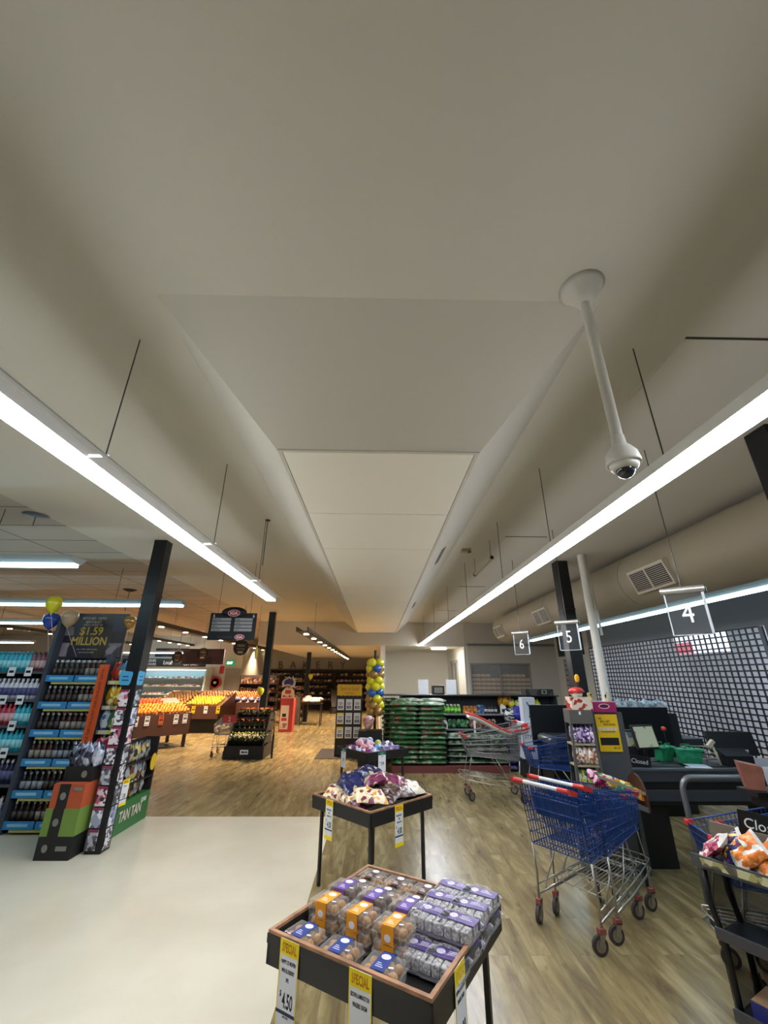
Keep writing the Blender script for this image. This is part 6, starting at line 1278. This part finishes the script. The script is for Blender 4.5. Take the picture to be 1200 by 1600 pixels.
balloon('yellow', (-4.42, 5.72, 2.64), 'yellow balloon highest above the sauce bay', 'balloons above the sauce bay', (0, 0, 0), 1); balloon('deep blue', (-4.50, 5.86, 2.44), 'deep blue balloon half hidden above the sauce bay', 'balloons above the sauce bay', (0, 0, 0), 1); balloon('tan', (-4.12, 5.68, 2.45), 'tan metallic balloon in front of the prize poster', 'balloons above the sauce bay', (0, 0, 0), 1); balloon('gold', (-3.50, 6.0, 2.44), 'gold balloon right of the prize poster', 'balloons above the sauce bay', (0, 0, 0), .82)
for i, (x, y, z, n) in enumerate(((-4.42, 5.72, 2.5, 'yellow'), (-4.5, 5.86, 2.30, 'deep blue'), (-4.12, 5.68, 2.31, 'tan'), (-3.50, 6.0, 2.32, 'gold'))): MB().cyl((x, 6.005 if i < 3 else y, 1.97 if i < 3 else 1.66), (x, y, z), .002, CARDW, n=4).build('balloon_string', label='thin string of the %s balloon above the sauce bay' % n, cat='string')
# strips hung on the column
stm = [mat('strip_pink_print', '#c4718a', .5, prt=(['#d8c0c8', '#b85a78', '#2c2c34', '#e0d8dc'], 30)), mat('strip_dot_print', '#c8c4cc', .5, prt=(['#dcd8dc', '#2a2a30', '#dcd8dc', '#6c6c78'], 42)), mat('strip_grey_print', '#8a8c98', .5, prt=(['#a8aab4', '#5c5e68', '#c4c6cc', '#34363c'], 26)), mat('strip_cool_print', '#b0b4c4', .5, prt=(['#c8ccd8', '#9aa0b4', '#dfe2ea', '#5a6080'], 22))]
for f in range(2):
    for k in range(8):
        z = 1.42-.195*k; m_ = stm[(0, 1, 0, 1, 2, 0, 3, 2)[k] if f == 0 else (2, 3, 0, 2, 1, 2, 3, 1)[k]]
        b = MB(); b.bb((-.055, -.006, 0), (.055, 0, .18), m_); b.bb((-.055, -.008, .158), (.055, -.006, .18), mat('strip_head', '#8a2c4c', .5)) if f == 0 else None
        b.build('carded_pack', label='%s printed pack hanging on the %s face of the near column, %s from the top' % (('pink', 'dotted', 'grey', 'pale')[stm.index(m_)], ('front', 'right')[f], ('first', 'second', 'third', 'fourth', 'fifth', 'sixth', 'seventh', 'lowest')[k]), cat='pack', group='packs hung on the near column', loc=(-3.0+.02, 5.33, z-.02) if f == 0 else (-2.858, 5.40, z-.02), rz=0 if f == 0 else D(90))
for f, (loc, rz, n) in enumerate((((-3.0, 5.322, 1.63), 0, 'front'), ((-2.852, 5.39, 1.63), D(90), 'right'))):
    b = MB(); b.prism([(-.07, 0, .02), (-.05, 0, 0), (.05, 0, 0), (.065, 0, .03), (.075, 0, .13), (.06, 0, .15), (-.06, 0, .16), (-.075, 0, .14)], (0, .006, 0), mat('flag_blue', '#4a9cc8', .5)); b.bb((-.04, -.002, .05), (.04, 0, .06), NAVY); b.bb((-.04, -.002, .09), (.03, 0, .10), NAVY); b.build('shelf_flag', label='blue rounded flag on the %s face of the near column' % n, cat='flag', group='blue flags on the near column', loc=loc, rz=rz)
# cardboard bins in front
root = thing('cardboard_bin', 'orange, green and black cardboard display bin on the cream floor', 'display bin', (-3.26, 5.18, 0))
og, gg, bk_ = mat('bin_orange', '#b0502c', .6), mat('bin_green', '#6c8a3c', .6), mat('bin_black', '#191817', .6)
MB().bb((-.18, 0, 0), (.17, .38, .20), bk_).build('black_base', root)
b = MB(); b.bb((-.18, 0, .20), (.17, .38, .44), gg); b.bb((-.10, -.004, .20), (.01, 0, .44), bk_); b.build('green_tier', root)
b = MB(); b.bb((-.16, 0, .44), (.17, .38, .66), og); b.bb((-.09, -.004, .44), (.02, 0, .66), bk_); b.build('orange_tier', root)
b = MB(); b.bb((-.15, .10, .66), (.16, .38, .80), bk_); b.build('upper_tier', root)
wm = mat('bin_print', '#7c7a74', .6)
b = MB()
for x, z in ((-.045, .32), (-.035, .55), (-.09, .10), (.07, .73)): b.prism([(x+.03*cos(t*pi/6), -.006 if z < .7 else .095, z+.035*sin(t*pi/6)) for t in range(12)], (0, .002, 0), wm)
b.bb((.02, -.006, .08), (.13, -.004, .12), wm); b.bb((.06, -.006, .60), (.15, -.004, .63), wm); b.build('print_marks', root)
rn = random.Random(3); silver = mat('silver_pouch', '#8c90a4', .2, .5, prt=(['#9aa0b8', '#2a2a38', '#c0c4d4', '#4c4c5c'], 16), bump=(20, .6)); sp_ = Once(MB().bag((0, 0, .09), (.12, .07, .22), silver, seed=9, crump=.35).build('silver_pouch', label='x', cat='pouch', group='silver pouches on the cardboard bin'))
for i in range(4): sp_(loc=(-3.37+.085*i, 5.33, .80), rz=.3*i-.4, label='silver crinkled pouch on top of the cardboard bin, %s from left' % ORD[i])
# green promotional box on the right side of the column
root = thing('cardboard_bin', 'green cardboard box lettered TAN TAN with silver packs, right of the near column', 'display bin', (-3.02, 5.56, 0)); gr2 = mat('promo_green', '#2f6e38', .5)
MB().bb((-.19, 0, 0), (0, .98, .32), gr2).build('green_box', root)
b = MB(); b.bb((-.19, .95, .32), (0, .98, .95), bk_); b.bb((-.19, 0, .32), (-.17, .98, .95), bk_)
for z in (.48, .70): b.bb((-.17, 0, z), (0, .95, z+.015), bk_)
b.build('black_back', root)
t_ = thing('x', None, None); bpy.data.objects.remove(t_)
text([('TAN TAN', .11, .30, .12, 'LEFT', .72)], mat('promo_red', '#d8c8c0', .5), root, 'lettering', .03); c = LAST[0]; c.rotation_euler = (0, 0, D(90)); c.location = (.004, 0, 0)
text([('$2000', .05, .76, .22, 'LEFT', .7)], CARDW, root, 'small_lettering', .01); c = LAST[0]; c.rotation_euler = (0, 0, D(90)); c.location = (.004, 0, 0)
np_ = Once(MB().bag((0, 0, .09), (.13, .07, .19), mat('noodle_pack', '#5c6068', .25, .2, prt=(['#7c828c', '#2c2c30', '#a8acb4', '#6c4038', '#c0b060'], 14), bump=(20, .6)), seed=13, crump=.35).build('foil_pack', label='x', cat='pack'))
for k, z in enumerate((.325, .50, .72)):
    for i in range(6): np_(loc=(-3.08, 5.66+.135*i, z), rz=D(90)+.2*(i % 3-1), label='foil pack, %s level of the green box, place %s from column' % (('lowest', 'middle', 'top')[k], ('one', 'two', 'three', 'four', 'five', 'six')[i]), group='foil packs in the green lettered box')
price_card((-2.985, 5.80, .58), D(82), .13, .27, 'SPECIAL', [('NOODLES 5PK', .042, 0, .28, 'CENTER', .5), ('$', .06, -.36, .56, 'LEFT', .7), ('3.00', .15, .06, .70, 'CENTER', .52)], 'yellow SPECIAL 3.00 card on the green lettered box')
yd = MB(); yd.prism([(0, .07*cos(t*pi/8), .10*sin(t*pi/8)) for t in range(16)], (.006, 0, 0), mat('poster_yellow', '#e0b81c')); yd.build('yellow_badge', label='oval yellow badge at the far end of the green lettered box', cat='badge', loc=(-3.0, 6.42, .66))
